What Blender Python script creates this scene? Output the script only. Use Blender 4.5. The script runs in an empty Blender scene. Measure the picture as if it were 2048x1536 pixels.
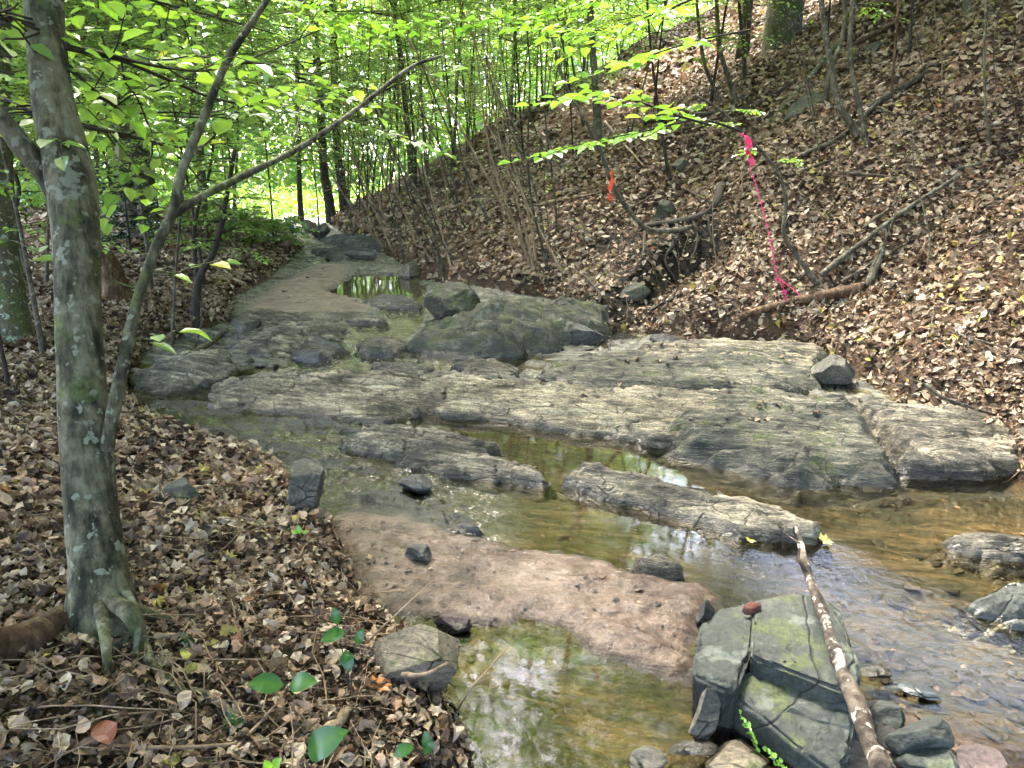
import bpy, bmesh, math, numpy as np
from mathutils import Vector
R = math.radians
sc = bpy.context.scene
COL = sc.collection
# ------------------------------------------------------------------ camera, sky, sun, exposure
CH, PITCH, FPX = 1.75, R(14.0), 1490.0
cam_d = bpy.data.cameras.new('camera'); cam = bpy.data.objects.new('camera', cam_d); COL.objects.link(cam)
cam.location = (0, 0, CH); cam.rotation_euler = (R(90) - PITCH, 0, 0)
cam_d.sensor_width = 36; cam_d.lens = 36 * FPX / 2048; cam_d.clip_start = 0.05; cam_d.clip_end = 600
sc.camera = cam
SUN_EL, SUN_AZ = R(62), R(-35)          # azimuth measured from +Y towards +X
wd = bpy.data.worlds.new('World'); sc.world = wd; wd.use_nodes = True
nt = wd.node_tree; bg = nt.nodes['Background']
sky = nt.nodes.new('ShaderNodeTexSky'); sky.sky_type = 'NISHITA'; sky.sun_disc = False
sky.sun_elevation = SUN_EL; sky.sun_rotation = SUN_AZ; sky.dust_density = 5.0; sky.air_density = 0.8; sky.ozone_density = 0.3
nt.links.new(sky.outputs[0], bg.inputs[0]); bg.inputs[1].default_value = 0.15
sl = bpy.data.lights.new('sun', 'SUN'); sl.energy = 1.3; sl.angle = R(10); sl.color = (1, .95, .86)
so = bpy.data.objects.new('sun', sl); COL.objects.link(so); so.location = (0, 0, 30)
sd = Vector((math.sin(SUN_AZ) * math.cos(SUN_EL), math.cos(SUN_AZ) * math.cos(SUN_EL), math.sin(SUN_EL)))
so.rotation_euler = sd.to_track_quat('Z', 'Y').to_euler()
sc.view_settings.view_transform = 'Standard'; sc.view_settings.look = 'None'
sc.view_settings.exposure = 4.15; sc.view_settings.gamma = 1
sc.render.engine = 'CYCLES'
sc.cycles.max_bounces = 6; sc.cycles.diffuse_bounces = 3; sc.cycles.glossy_bounces = 3
sc.cycles.transmission_bounces = 4; sc.cycles.transparent_max_bounces = 8
sc.cycles.use_denoising = True; sc.cycles.caustics_reflective = False; sc.cycles.caustics_refractive = False
sc.cycles.use_adaptive_sampling = True; sc.cycles.adaptive_threshold = 0.02
sc.cycles.sample_clamp_indirect = 8

# ------------------------------------------------------------------ projection helpers (pixels of the 2048 px photograph -> world)
CP, SP = math.cos(PITCH), math.sin(PITCH)
CAM = np.array([0, 0, CH])
def ray(px, py):
    a = (px - 1024) / FPX; b = -(py - 768) / FPX
    return np.array([a, CP + b * SP, -SP + b * CP])
def PD(px, py, d): return CAM + ray(px, py) * d
def PZ(px, py, z):
    r = ray(px, py); return CAM + r * ((z - CH) / r[2])
def to_px(p):
    q = np.asarray(p) - CAM
    d = q[..., 1] * CP - q[..., 2] * SP
    return 1024 + FPX * q[..., 0] / d, 768 - FPX * (q[..., 1] * SP + q[..., 2] * CP) / d, d

# ------------------------------------------------------------------ noise
def _h(ix, iy, iz, s):
    n = (ix * 73856093) ^ (iy * 19349663) ^ (iz * 83492791) ^ (s * 2654435)
    n = (n ^ (n >> 13)) & 0x7fffffff
    n = (n * 1274126177) & 0x7fffffff
    n = n ^ (n >> 16)
    return ((n * 69069) & 0xffffff) / float(0xffffff) * 2 - 1
def noise(x, y, z=None, s=0):
    x = np.asarray(x, float); y = np.asarray(y, float)
    fx, fy = np.floor(x), np.floor(y); ix, iy = fx.astype(np.int64), fy.astype(np.int64)
    tx, ty = x - fx, y - fy; tx = tx * tx * (3 - 2 * tx); ty = ty * ty * (3 - 2 * ty)
    def layer(iz):
        a = _h(ix, iy, iz, s); b = _h(ix + 1, iy, iz, s); c = _h(ix, iy + 1, iz, s); d = _h(ix + 1, iy + 1, iz, s)
        return (a * (1 - tx) + b * tx) * (1 - ty) + (c * (1 - tx) + d * tx) * ty
    if z is None: return layer(np.int64(0))
    z = np.asarray(z, float); fz = np.floor(z); iz = fz.astype(np.int64); tz = z - fz; tz = tz * tz * (3 - 2 * tz)
    return layer(iz) * (1 - tz) + layer(iz + 1) * tz
def fbm(x, y, z=None, o=4, s=0):
    r = 0; a = 1; f = 1; t = 0
    for i in range(o):
        r = r + a * noise(x * f, y * f, None if z is None else z * f, s + i * 17); t += a; a *= .5; f *= 2.03
    return r / t
def sstep(a, b, x):
    t = np.clip((x - a) / (b - a), 0, 1); return t * t * (3 - 2 * t)
def sdf(poly, x, y):
    """signed distance, positive inside"""
    poly = np.asarray(poly, float); n = len(poly)
    d = np.full(np.shape(x), 1e9); ins = np.zeros(np.shape(x), bool)
    for i in range(n):
        a = poly[i]; b = poly[(i + 1) % n]; e = b - a
        wx, wy = x - a[0], y - a[1]
        t = np.clip((wx * e[0] + wy * e[1]) / (e @ e + 1e-12), 0, 1)
        d = np.minimum(d, (wx - e[0] * t) ** 2 + (wy - e[1] * t) ** 2)
        c = ((a[1] > y) != (b[1] > y)) & (x < (b[0] - a[0]) * (y - a[1]) / (b[1] - a[1] + 1e-12) + a[0])
        ins ^= c
    d = np.sqrt(d); return np.where(ins, d, -d)

# ------------------------------------------------------------------ the lie of the land
LW = [-20, 5.9, 6.35, 7.2, 8.6, 12, 20, 30, 60]
LZ = [0, 0, .10, .17, .26, .38, .78, 1.05, 1.5]
def level(x, y): return np.interp(.225 * x + .974 * y, LW, LZ)
def PL(px, py, off=0.0):
    """pixel -> point on the stream surface (raised by off)"""
    r = ray(px, py); t = np.geomspace(.8, 90, 1500)
    p = CAM + r * t[:, None]; f = p[:, 2] - level(p[:, 0], p[:, 1]) - off
    i = int(np.argmax(f < 0)) if (f < 0).any() else len(t) - 1
    k = f[i - 1] / (f[i - 1] - f[i] + 1e-12)
    return p[i - 1] * (1 - k) + p[i] * k
PHI = R(15.2)
def uv(x, y): return -math.sin(PHI) * x + math.cos(PHI) * y, math.cos(PHI) * x + math.sin(PHI) * y
def edge(pix, extra0, extra1):
    q = [PL(a, b) for a, b in pix]; l = [uv(p[0], p[1]) for p in q]
    l = extra0 + l + extra1; l.sort(); return np.array(l)
LEFT = edge([(930, 1536), (900, 1400), (750, 1230), (650, 1050), (560, 950), (400, 905), (300, 850), (235, 770), (300, 700), (450, 650), (470, 600), (560, 540), (600, 500), (560, 460)],
            [(-30, -.6), (0.5, -.1)], [(40, -9), (70, -22)])
TOE = edge([(2060, 980), (1880, 850), (1730, 770), (1600, 705), (1380, 685), (1170, 640), (1110, 600), (960, 580), (840, 555), (790, 520), (720, 490), (685, 464)],
           [(-30, 3.6), (2.0, 4.1)], [(27, .8), (31, 6), (38, 16), (70, 45)])
def dist_lr(x, y):
    u, v = uv(x, y); return np.interp(u, LEFT[:, 0], LEFT[:, 1]) - v, v - np.interp(u, TOE[:, 0], TOE[:, 1])
def PP(pix, off=0.): return np.array([PL(a, b, off)[:2] for a, b in pix])
MUD = PP([(640, 1050), (700, 1040), (800, 1040), (880, 1070), (960, 1080), (1060, 1100), (1200, 1125), (1260, 1150), (1400, 1165), (1440, 1200), (1420, 1260), (1390, 1300),
          (1390, 1385), (1300, 1350), (1200, 1305), (1120, 1255), (1050, 1237), (950, 1262), (900, 1240), (800, 1225), (720, 1200), (665, 1120)])
SAND2 = PP([(500, 622), (570, 565), (640, 530), (700, 535), (670, 590), (740, 618), (750, 630), (640, 632), (500, 636)])
POOLU = PP([(660, 585), (720, 545), (800, 550), (850, 580), (840, 640), (760, 640), (770, 615)])
MUD3 = PP([(1500, 1400), (1700, 1400), (1850, 1420), (2048, 1500), (2048, 1600), (1500, 1600)])
POOLC = PP([(600, 700), (720, 640), (850, 640), (800, 690), (900, 700), (1060, 705), (1030, 740), (850, 745), (700, 745), (580, 735)])
RIFP = PP([(250, 780), (400, 800), (600, 840), (860, 850), (700, 900), (900, 960), (1010, 990), (960, 1080), (700, 1040), (640, 960), (400, 905)])
RIDGEA = R(-17)
CA, SA = math.cos(RIDGEA), math.sin(RIDGEA)
def strata(x, y, f1=9., seed=3, cav=False):
    """schist foliation: saw-toothed layers running along the grain"""
    a = x * CA + y * SA; b = -x * SA + y * CA
    wv = fbm(a * .8, b * 2.2, o=3, s=seed) * .16 + fbm(a * 3, b * 9, o=2, s=seed + 5) * .03
    c = (b + wv) * f1; s1 = c - np.floor(c)
    amp1 = .6 + .4 * noise(a * 1.2, np.floor(c) * 3.7, s=seed + 9)
    c2 = (b + wv * 1.1) * f1 * 3.3; s2 = c2 - np.floor(c2)
    amp2 = .55 + .45 * noise(a * 3., np.floor(c2) * 1.7, s=seed + 11)
    saw = lambda t: np.where(t < .82, t / .82, (1 - t) / .18)
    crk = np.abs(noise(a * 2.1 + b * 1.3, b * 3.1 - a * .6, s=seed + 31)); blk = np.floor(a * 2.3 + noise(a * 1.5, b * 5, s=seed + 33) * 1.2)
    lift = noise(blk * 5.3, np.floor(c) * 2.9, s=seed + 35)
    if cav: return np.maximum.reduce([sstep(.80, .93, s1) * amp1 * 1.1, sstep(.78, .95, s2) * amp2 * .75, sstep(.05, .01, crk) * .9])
    return saw(s1) * amp1 * .040 + lift * .014 + saw(s2) * amp2 * .015 + fbm(a * 9, b * 34, o=3, s=seed + 21) * .010 - .018 * sstep(.035, 0, crk)
HOLLOW = []
def hgt(x, y, masks=False):
    x = np.asarray(x, float); y = np.asarray(y, float)
    l = level(x, y); dl, dr = dist_lr(x, y); r = np.hypot(x, y)
    jag = fbm(x * 2.2, y * 2.2, o=3, s=40) * .10
    dl = dl + jag; dr = dr + jag
    w = .225 * x + .974 * y
    up = sstep(6.1, 6.6, w)
    far = sstep(13, 18, r)
    bed = -.075 + fbm(x * 1.5, y * 2.5, o=4, s=70) * .05
    rk = -.008 + strata(x, y, 5, 31) * 1.9 + fbm(x * 1.3, y * 2.4, o=4, s=75) * .085
    rif = sstep(-.3, .2, sdf(RIFP, x, y)) * (1 - up)
    bed = bed * (1 - up) + rk * up; bed = bed * (1 - rif) + (rk - .03) * rif; up = np.maximum(up, rif)
    rifm = rif
    mud = np.zeros_like(x)
    for P_, hh, ww in ((MUD, .042, .14), (SAND2, .06, .3), (MUD3, .03, .25)):
        s_ = sdf(P_, x, y) + fbm(x * 3, y * 3, o=3, s=80) * .05
        m = sstep(-.22, ww, s_); mud = np.maximum(mud, sstep(-.06, .02, s_))
        bed = bed * (1 - m) + (hh + fbm(x * 2.2, y * 5, o=4, s=90) * .022 + (np.abs(fbm(x * 4 + y * 2, y * 11 - x * 2, o=3, s=93)) - .2) * -.035) * m
    for P_, hh in ((POOLU, -.10), (POOLC, -.07)):
        m = sstep(-.12, .1, sdf(P_, x, y)); bed = bed * (1 - m) + (hh + .02 * noise(x * 5, y * 5, s=6)) * m
        mud = mud * (1 - m)
    hl = np.where(dl > 0, .10 * sstep(0, .12, dl) + .36 * (1 - np.exp(-np.maximum(dl, 0) / .9)) + .03 * np.minimum(np.maximum(dl, 0), 14), 0)
    dd = np.maximum(dr, 0); uu = uv(x, y)[0]
    hr = .16 * sstep(0, .18, dr) + (.66 - .15 * sstep(8, 17, uu)) * dd
    hr = np.where(hr > 13, 13 + (hr - 13) * .25, hr)
    big = fbm(x * .45, y * .45, o=3, s=11) * .35 * sstep(.3, 2.5, dd) + fbm(x * .3, y * .3, o=3, s=12) * .16 * sstep(.5, 3, dl)
    mid = fbm(x * 1.7, y * 1.7, o=3, s=13) * .07 * sstep(0, .5, np.maximum(dl, dr))
    inl = sstep(-.10, .04, dl); inr = sstep(-.10, .04, dr)
    z = l + bed * (1 - np.maximum(inl, inr)) + hl * inl + hr * inr + big + mid + fbm(x * 9, y * 9, o=3, s=14) * .012
    for hx, hy, hr_, hd in HOLLOW: z = z - hd * np.exp(-(((x - hx) ** 2 + (y - hy) ** 2) / hr_ ** 2) ** 1.5)
    if masks: return z, np.maximum(inl, inr), mud, up, rifm * (1 - mud)
    return z
def G(px, py, tmax=80):
    r = ray(px, py); t = np.geomspace(.7, tmax, 1400); p = CAM + r * t[:, None]
    f = p[:, 2] - hgt(p[:, 0], p[:, 1])
    i = int(np.argmax(f < 0)) if (f < 0).any() else len(t) - 1
    if i == 0: i = 1
    k = f[i - 1] / (f[i - 1] - f[i] + 1e-12); k = min(max(k, 0), 1)
    return p[i - 1] * (1 - k) + p[i] * k

_h3 = [(G(*p), r_, d_) for p, r_, d_ in [((1395, 490), .5, .62), ((1300, 575), .34, .22), ((1205, 650), .3, .12), ((1945, 915), .35, .22), ((900, 470), .5, .18)]]
HOLLOW += [(g_[0], g_[1], r_, d_) for g_, r_, d_ in _h3]
# ------------------------------------------------------------------ mesh helpers
def mesh_np(name, V, F, attrs=None, smooth=True):
    """V (n,3); F = list of (m,k) int arrays"""
    me = bpy.data.meshes.new(name)
    F = [f for f in F if len(f)]
    nl = sum(f.size for f in F); nf = sum(len(f) for f in F)
    me.vertices.add(len(V)); me.vertices.foreach_set('co', np.asarray(V, np.float32).ravel())
    me.loops.add(nl); me.polygons.add(nf)
    me.loops.foreach_set('vertex_index', np.concatenate([f.ravel() for f in F]).astype(np.int32))
    tot = np.concatenate([np.full(len(f), f.shape[1]) for f in F]); st = np.concatenate([[0], np.cumsum(tot)[:-1]])
    me.polygons.foreach_set('loop_start', st.astype(np.int32))
    me.update(calc_edges=True)
    me.polygons.foreach_set('use_smooth', np.full(nf, smooth))
    for k, a in (attrs or {}).items():
        at = me.attributes.new(k, 'FLOAT', 'POINT'); at.data.foreach_set('value', np.asarray(a, np.float32))
    return me
class MB:
    def __init__(s): s.V = []; s.F = []; s.A = []; s.n = 0
    def add(s, V, F, a=0.0):
        V = np.asarray(V, float)
        for f in F: s.F.append(np.asarray(f) + s.n)
        s.V.append(V); s.A.append(np.broadcast_to(np.asarray(a, float), (len(V),))); s.n += len(V)
    def mesh(s, name, smooth=True):
        by = {}
        for f in s.F: by.setdefault(f.shape[1], []).append(f)
        return mesh_np(name, np.concatenate(s.V), [np.concatenate(v) for v in by.values()], {'rnd': np.concatenate(s.A)}, smooth)
def link(name, me, m, parent=None, loc=(0, 0, 0)):
    o = bpy.data.objects.new(name, me); COL.objects.link(o)
    if m is not None and not me.materials: me.materials.append(m)
    o.parent = parent; o.location = loc
    return o
def tag(o, label=None, cat=None, group=None, kind=None):
    if label: o['label'] = label
    if cat: o['category'] = cat
    if group: o['group'] = group
    if kind: o['kind'] = kind
    return o
def empty(name, loc=(0, 0, 0)):
    o = bpy.data.objects.new(name, None); COL.objects.link(o); o.location = loc; o.empty_display_size = .1; return o
def smooth_path(P, n):
    P = np.asarray(P, float)
    if len(P) == 2: t = np.linspace(0, 1, n)[:, None]; return P[0] * (1 - t) + P[1] * t
    Q = np.vstack([2 * P[0] - P[1], P, 2 * P[-1] - P[-2]]); out = []
    for t in np.linspace(0, len(P) - 1 - 1e-6, n):
        i = int(t); f = t - i; a, b, c, d = Q[i:i + 4]
        out.append(.5 * ((2 * b) + (-a + c) * f + (2 * a - 5 * b + 4 * c - d) * f * f + (-a + 3 * b - 3 * c + d) * f ** 3))
    return np.array(out)
def tube(P, rad, k=8, nz=0.0, nf=8., seed=0, cap=True):
    P = np.asarray(P, float); n = len(P); rad = np.broadcast_to(np.asarray(rad, float), (n,))
    T = np.gradient(P, axis=0); T /= np.linalg.norm(T, axis=1)[:, None] + 1e-9
    a = np.array([0, 0, 1.]) if abs(T[0][2]) < .9 else np.array([1., 0, 0])
    N = np.zeros_like(P); x = np.cross(T[0], a); x /= np.linalg.norm(x)
    for i in range(n):
        x = x - T[i] * (x @ T[i]); x /= np.linalg.norm(x) + 1e-9; N[i] = x
    B = np.cross(T, N); an = np.arange(k) / k * 2 * math.pi
    D = N[:, None] * np.cos(an)[None, :, None] + B[:, None] * np.sin(an)[None, :, None]
    rr = rad[:, None] * np.ones(k)
    if nz:
        q = P[:, None] + D * rad[:, None, None]
        rr = rr * (1 + nz * fbm(q[..., 0] * nf, q[..., 1] * nf, q[..., 2] * nf * .5, o=3, s=seed))
    V = (P[:, None] + D * rr[..., None]).reshape(-1, 3)
    i = np.arange(n - 1)[:, None] * k; j = np.arange(k)[None]; j2 = (j + 1) % k
    F = np.stack([i + j, i + j2, i + k + j2, i + k + j], -1).reshape(-1, 4)
    Fs = [F]
    if cap:
        V = np.vstack([V, P[0] - T[0] * rad[0] * .3, P[-1] + T[-1] * rad[-1] * .5])
        jj = np.arange(k); b0 = (n - 1) * k
        Fs.append(np.stack([(jj + 1) % k, jj, np.full(k, n * k)], -1)); Fs.append(np.stack([b0 + jj, b0 + (jj + 1) % k, np.full(k, n * k + 1)], -1))
    return V, Fs

# ------------------------------------------------------------------ materials
class NT:
    def __init__(s, name):
        s.m = bpy.data.materials.new(name); s.m.use_nodes = True; s.t = s.m.node_tree
        s.t.nodes.clear(); s.out = s.t.nodes.new('ShaderNodeOutputMaterial')
    def n(s, ty, ins=None, **kw):
        nd = s.t.nodes.new('ShaderNode' + ty)
        for k, v in kw.items(): setattr(nd, k, v)
        for k, v in (ins or {}).items(): s.set(nd, k, v)
        return nd
    def set(s, nd, k, v):
        i = nd.inputs[k]
        if hasattr(v, 'is_output') or isinstance(v, bpy.types.NodeSocket): s.t.links.new(v, i)
        else: i.default_value = v
    def coord(s, kind='Object', scale=(1, 1, 1), rot=(0, 0, 0)):
        c = s.n('TexCoord'); m = s.n('Mapping', {'Vector': c.outputs[kind], 'Rotation': rot}); m2 = s.n('Mapping', {'Vector': m.outputs[0], 'Scale': scale}); return m2.outputs[0]
    def noise(s, vec, scale, detail=5, rough=.55, dist=0.):
        return s.n('TexNoise', {'Vector': vec, 'Scale': scale, 'Detail': detail, 'Roughness': rough, 'Distortion': dist}).outputs[0]
    def ramp(s, f, stops, interp='LINEAR'):
        r = s.n('ValToRGB', {'Fac': f}); cr = r.color_ramp; cr.interpolation = interp
        while len(cr.elements) < len(stops): cr.elements.new(.5)
        for e, (p, c) in zip(cr.elements, stops):
            e.position = p; e.color = tuple(c) + (1,) if len(c) == 3 else c
        return r.outputs[0]
    def mix(s, f, a, b, mode='MIX'):
        x = s.n('Mix', data_type='RGBA', blend_type=mode); s.set(x, 0, f); s.set(x, 6, a); s.set(x, 7, b); return x.outputs[2]
    def math(s, op, a, b=0., c=None, clamp=False):
        x = s.n('Math', operation=op, use_clamp=clamp); s.set(x, 0, a); s.set(x, 1, b)
        if c is not None: s.set(x, 2, c)
        return x.outputs[0]
    def attr(s, name): return s.n('Attribute', attribute_name=name).outputs['Fac']
    def bump(s, h, st=.5, dist=.01, nrm=None):
        b = s.n('Bump', {'Strength': st, 'Distance': dist, 'Height': h})
        if nrm is not None: s.set(b, 'Normal', nrm)
        return b.outputs[0]
    def pbr(s, col, rough=.7, nrm=None, spec=.5, **kw):
        p = s.n('BsdfPrincipled', {'Base Color': col, 'Roughness': rough, 'Specular IOR Level': spec})
        if nrm is not None: s.set(p, 'Normal', nrm)
        for k, v in kw.items(): s.set(p, k, v)
        return p.outputs[0]
    def done(s, sh): s.t.links.new(sh, s.out.inputs[0]); return s.m
def c4(*c): return tuple(c) + (1,)
def mat_rock(name, cols, rot=-17, stretch=9, sc_=3.0, moss=0., wetcol=.30, lich=.0, tilt=0, frac=3.2):
    t = NT(name); v = t.coord('Object', (1, stretch, stretch), (0, R(tilt), R(-rot))); vo = t.coord('Object')
    n1 = t.noise(v, sc_, 8, .62, .4); n2 = t.noise(vo, 2.3, 5, .6); n3 = t.noise(v, sc_ * 6, 6, .6, .2); n4 = t.noise(vo, 60, 4, .6)
    f = t.math('ADD', t.math('MULTIPLY', n1, .6), t.math('MULTIPLY', n3, .4))
    f = t.math('MULTIPLY_ADD', t.math('SUBTRACT', n2, .5), .55, f)
    col = t.ramp(f, cols)
    col = t.mix(.5, col, t.ramp(n4, [(.34, (.15, .15, .15)), (.66, (1.7, 1.7, 1.7))]), 'MULTIPLY')
    vc = t.n('TexVoronoi', {'Vector': t.mix(.12, t.coord('Object', (1, 2.6, 2.6), (0, 0, R(-rot))), t.n('TexNoise', {'Vector': vo, 'Scale': 4., 'Detail': 4.}).outputs[1]), 'Scale': frac}, feature='DISTANCE_TO_EDGE').outputs['Distance']
    fr = t.ramp(vc, [(.0, (1,) * 3), (.018, (0,) * 3)]); fr = t.math('MULTIPLY', fr, t.ramp(n2, [(.42, (0,) * 3), (.58, (1,) * 3)]))
    col = t.mix(t.math('MULTIPLY', fr, .85 if frac > 2 else .3), col, c4(.015, .014, .011))
    if lich:
        lm = t.ramp(t.noise(vo, 9, 4, .5), [(.58, (0, 0, 0)), (.64, (lich,) * 3)]); col = t.mix(lm, col, c4(.36, .4, .34))
    if moss:
        geo = t.n('NewGeometry'); sx = t.n('SeparateXYZ', {0: geo.outputs['Normal']})
        mm = t.math('MULTIPLY', t.ramp(t.math('ADD', t.noise(vo, 5, 6, .65), t.math('MULTIPLY', sx.outputs[2], .12)), [(.66 - moss * .25, (0, 0, 0)), (.74 - moss * .25, (1, 1, 1))]), .9)
        col = t.mix(mm, col, t.ramp(n4, [(.3, (.018, .026, .008)), (.7, (.075, .09, .025))]))
    cv = t.math('MULTIPLY', t.attr('cav'), t.ramp(n4, [(.3, (.55,) * 3), (.6, (1,) * 3)])); col = t.mix(cv, col, c4(.014, .013, .010))  # crevice shade and dirt, both painted dark into the rock colour
    w = t.math('MULTIPLY_ADD', t.math('SUBTRACT', t.noise(vo, 4, 5), .5), .9, t.attr('wet'), clamp=True)
    w = t.ramp(w, [(.35, (0, 0, 0)), (.6, (1, 1, 1))])
    col = t.mix(w, col, t.mix(1., col, c4(wetcol, wetcol, wetcol * .95), 'MULTIPLY'))
    rough = t.math('MULTIPLY_ADD', w, -.55, .78)
    rough = t.math('ADD', rough, t.math('MULTIPLY', t.math('SUBTRACT', n3, .5), .3), clamp=True)
    b = t.bump(n3, .9, .012); b = t.bump(n4, .6, .006, b); b = t.bump(n1, .7, .03, b); b = t.bump(t.math('SUBTRACT', 1., fr), .8, .012, b)
    return t.done(t.pbr(col, rough, b, .5))
M = {}
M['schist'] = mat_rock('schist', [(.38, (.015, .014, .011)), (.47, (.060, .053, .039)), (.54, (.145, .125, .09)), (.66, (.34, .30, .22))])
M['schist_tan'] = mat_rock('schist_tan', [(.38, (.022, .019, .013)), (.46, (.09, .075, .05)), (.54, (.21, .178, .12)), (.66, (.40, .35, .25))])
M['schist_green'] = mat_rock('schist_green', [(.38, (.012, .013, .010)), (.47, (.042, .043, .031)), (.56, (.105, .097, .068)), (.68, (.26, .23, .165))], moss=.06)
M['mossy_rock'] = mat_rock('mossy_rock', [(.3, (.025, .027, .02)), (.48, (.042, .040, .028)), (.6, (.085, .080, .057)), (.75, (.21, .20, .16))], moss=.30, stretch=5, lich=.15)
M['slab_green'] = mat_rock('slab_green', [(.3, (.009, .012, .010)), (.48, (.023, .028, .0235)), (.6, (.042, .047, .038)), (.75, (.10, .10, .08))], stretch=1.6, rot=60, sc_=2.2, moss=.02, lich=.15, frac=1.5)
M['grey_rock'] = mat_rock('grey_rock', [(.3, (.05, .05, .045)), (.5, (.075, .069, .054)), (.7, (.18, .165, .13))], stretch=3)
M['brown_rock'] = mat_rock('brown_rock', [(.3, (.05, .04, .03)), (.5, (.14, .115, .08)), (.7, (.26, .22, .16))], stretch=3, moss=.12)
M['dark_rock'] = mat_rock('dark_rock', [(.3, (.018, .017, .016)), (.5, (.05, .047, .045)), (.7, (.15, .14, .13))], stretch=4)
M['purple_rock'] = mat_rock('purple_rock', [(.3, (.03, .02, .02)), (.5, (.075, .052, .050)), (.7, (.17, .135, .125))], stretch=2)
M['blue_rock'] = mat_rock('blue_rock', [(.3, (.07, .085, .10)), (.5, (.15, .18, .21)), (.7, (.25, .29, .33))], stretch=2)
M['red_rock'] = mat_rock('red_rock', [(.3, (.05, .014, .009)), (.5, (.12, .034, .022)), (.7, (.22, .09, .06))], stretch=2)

def m_ground():
    t = NT('ground'); vo = t.coord('Object'); vs = t.coord('Object', (1, 7, 7), (0, 0, R(17)))
    n4 = t.noise(vo, 45, 6, .65); n2 = t.noise(vo, 2.5, 5, .6); ns = t.noise(vs, 3, 8, .62, .4); n3 = t.noise(vo, 14, 6, .6)
    soil = t.ramp(t.math('ADD', t.math('MULTIPLY', n4, .5), t.math('MULTIPLY', n2, .5)), [(.35, (.016, .009, .005)), (.5, (.05, .028, .016)), (.65, (.11, .066, .038))])
    rock = t.ramp(t.math('ADD', t.math('MULTIPLY', ns, .7), t.math('MULTIPLY', n3, .3)), [(.38, (.012, .013, .011)), (.48, (.05, .05, .04)), (.56, (.13, .125, .09)), (.66, (.28, .26, .19))])
    sandw = t.ramp(t.math('ADD', t.math('MULTIPLY', ns, .55), t.math('MULTIPLY', n2, .45)), [(.42, (.010, .014, .008)), (.48, (.024, .025, .012)), (.54, (.062, .049, .026)), (.65, (.125, .090, .049))])
    pink = t.ramp(t.math('ADD', t.math('MULTIPLY', n3, .5), t.math('MULTIPLY', n2, .5)), [(.36, (.05, .032, .024)), (.5, (.125, .088, .068)), (.64, (.21, .16, .13))])
    gr = t.n('TexVoronoi', {'Vector': vo, 'Scale': 75.}); peb = t.ramp(gr.outputs['Color'], [(.1, (.55, .5, .48)), (.5, (1, 1, 1)), (.9, (1.25, 1.2, 1.15))])
    pink = t.mix(.35, pink, peb, 'MULTIPLY'); sandw = t.mix(.3, sandw, peb, 'MULTIPLY')
    bed = t.mix(t.attr('up'), sandw, rock); pink = t.mix(t.attr('shore'), pink, t.mix(1., pink, c4(.42, .40, .38), 'MULTIPLY')); bed = t.mix(t.attr('mud'), bed, pink); col = t.mix(t.attr('land'), bed, soil)
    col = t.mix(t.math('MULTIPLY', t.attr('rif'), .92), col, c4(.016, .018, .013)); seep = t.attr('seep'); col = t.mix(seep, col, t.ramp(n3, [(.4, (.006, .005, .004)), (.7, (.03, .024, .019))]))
    rough = t.mix(t.attr('land'), t.ramp(n3, [(.35, (.05,) * 3), (.65, (.28,) * 3)]), c4(.9, .9, .9))
    rough = t.math('ADD', rough, t.math('MULTIPLY', t.attr('up'), .35), clamp=True); rough = t.math('SUBTRACT', rough, t.math('MULTIPLY', seep, t.math('MULTIPLY', n3, .7)), clamp=True)
    b = t.bump(n4, .9, .014); b = t.bump(n3, .9, .035, b); b = t.bump(ns, .8, .03, b); b = t.bump(gr.outputs['Distance'], .25, .004, b)
    return t.done(t.pbr(col, rough, b, t.math('MULTIPLY_ADD', seep, -.42, .5)))
M['ground'] = m_ground()
def m_water():
    t = NT('water'); v = t.coord('Object'); vs = t.coord('Object', (1.6, .8, 1), (0, 0, R(25)))
    rip = t.attr('rip')
    n1 = t.noise(vs, 26, 3, .6, .6); n2 = t.noise(v, 2.5, 2, .5); n3 = t.noise(vs, 70, 2, .5, .3)
    b = t.bump(n1, rip, .05); b = t.bump(n3, t.math('MULTIPLY', rip, .5), .02, b); b = t.bump(n2, .05, .02, b)
    fr = t.n('Fresnel', {'IOR': 1.33, 'Normal': b}).outputs[0]
    tr = t.n('BsdfTransparent', {'Color': c4(.86, .82, .68)}).outputs[0]
    gl = t.n('BsdfGlossy', {'Color': c4(1, 1, 1), 'Roughness': .008, 'Normal': b}).outputs[0]
    m = t.n('MixShader', {0: t.math('MULTIPLY', fr, 1.15, clamp=True), 1: tr, 2: gl}).outputs[0]
    return t.done(m)
M['water'] = m_water()
def m_leaf(name, stops, transl=.5, gloss=.09, rough=.35, tint=(1.15, 1.2, .7)):
    t = NT(name); a = t.attr('rnd'); col = t.ramp(a, stops)
    oi = t.n('ObjectInfo').outputs['Random']
    col = t.mix(t.math('MULTIPLY', oi, .35), col, t.mix(1., col, c4(.55, .75, .6), 'MULTIPLY'))
    d = t.n('BsdfDiffuse', {'Color': col}).outputs[0]
    tc = t.mix(1., col, c4(*tint), 'MULTIPLY')
    tl = t.n('BsdfTranslucent', {'Color': tc}).outputs[0]
    m = t.n('MixShader', {0: transl, 1: d, 2: tl}).outputs[0]
    g = t.n('BsdfGlossy', {'Color': c4(1, 1, 1), 'Roughness': rough}).outputs[0]
    lw = t.n('LayerWeight', {'Blend': .35}).outputs['Fresnel']
    return t.done(t.n('MixShader', {0: t.math('ADD', t.math('MULTIPLY', lw, .25), gloss), 1: m, 2: g}).outputs[0])
M['leaf'] = m_leaf('green_leaf', [(0, (.09, .18, .03)), (.35, (.15, .30, .04)), (.7, (.23, .41, .05)), (.93, (.33, .49, .06)), (1, (.5, .5, .07))], .6, tint=(1.3, 1.35, .6))
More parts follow.
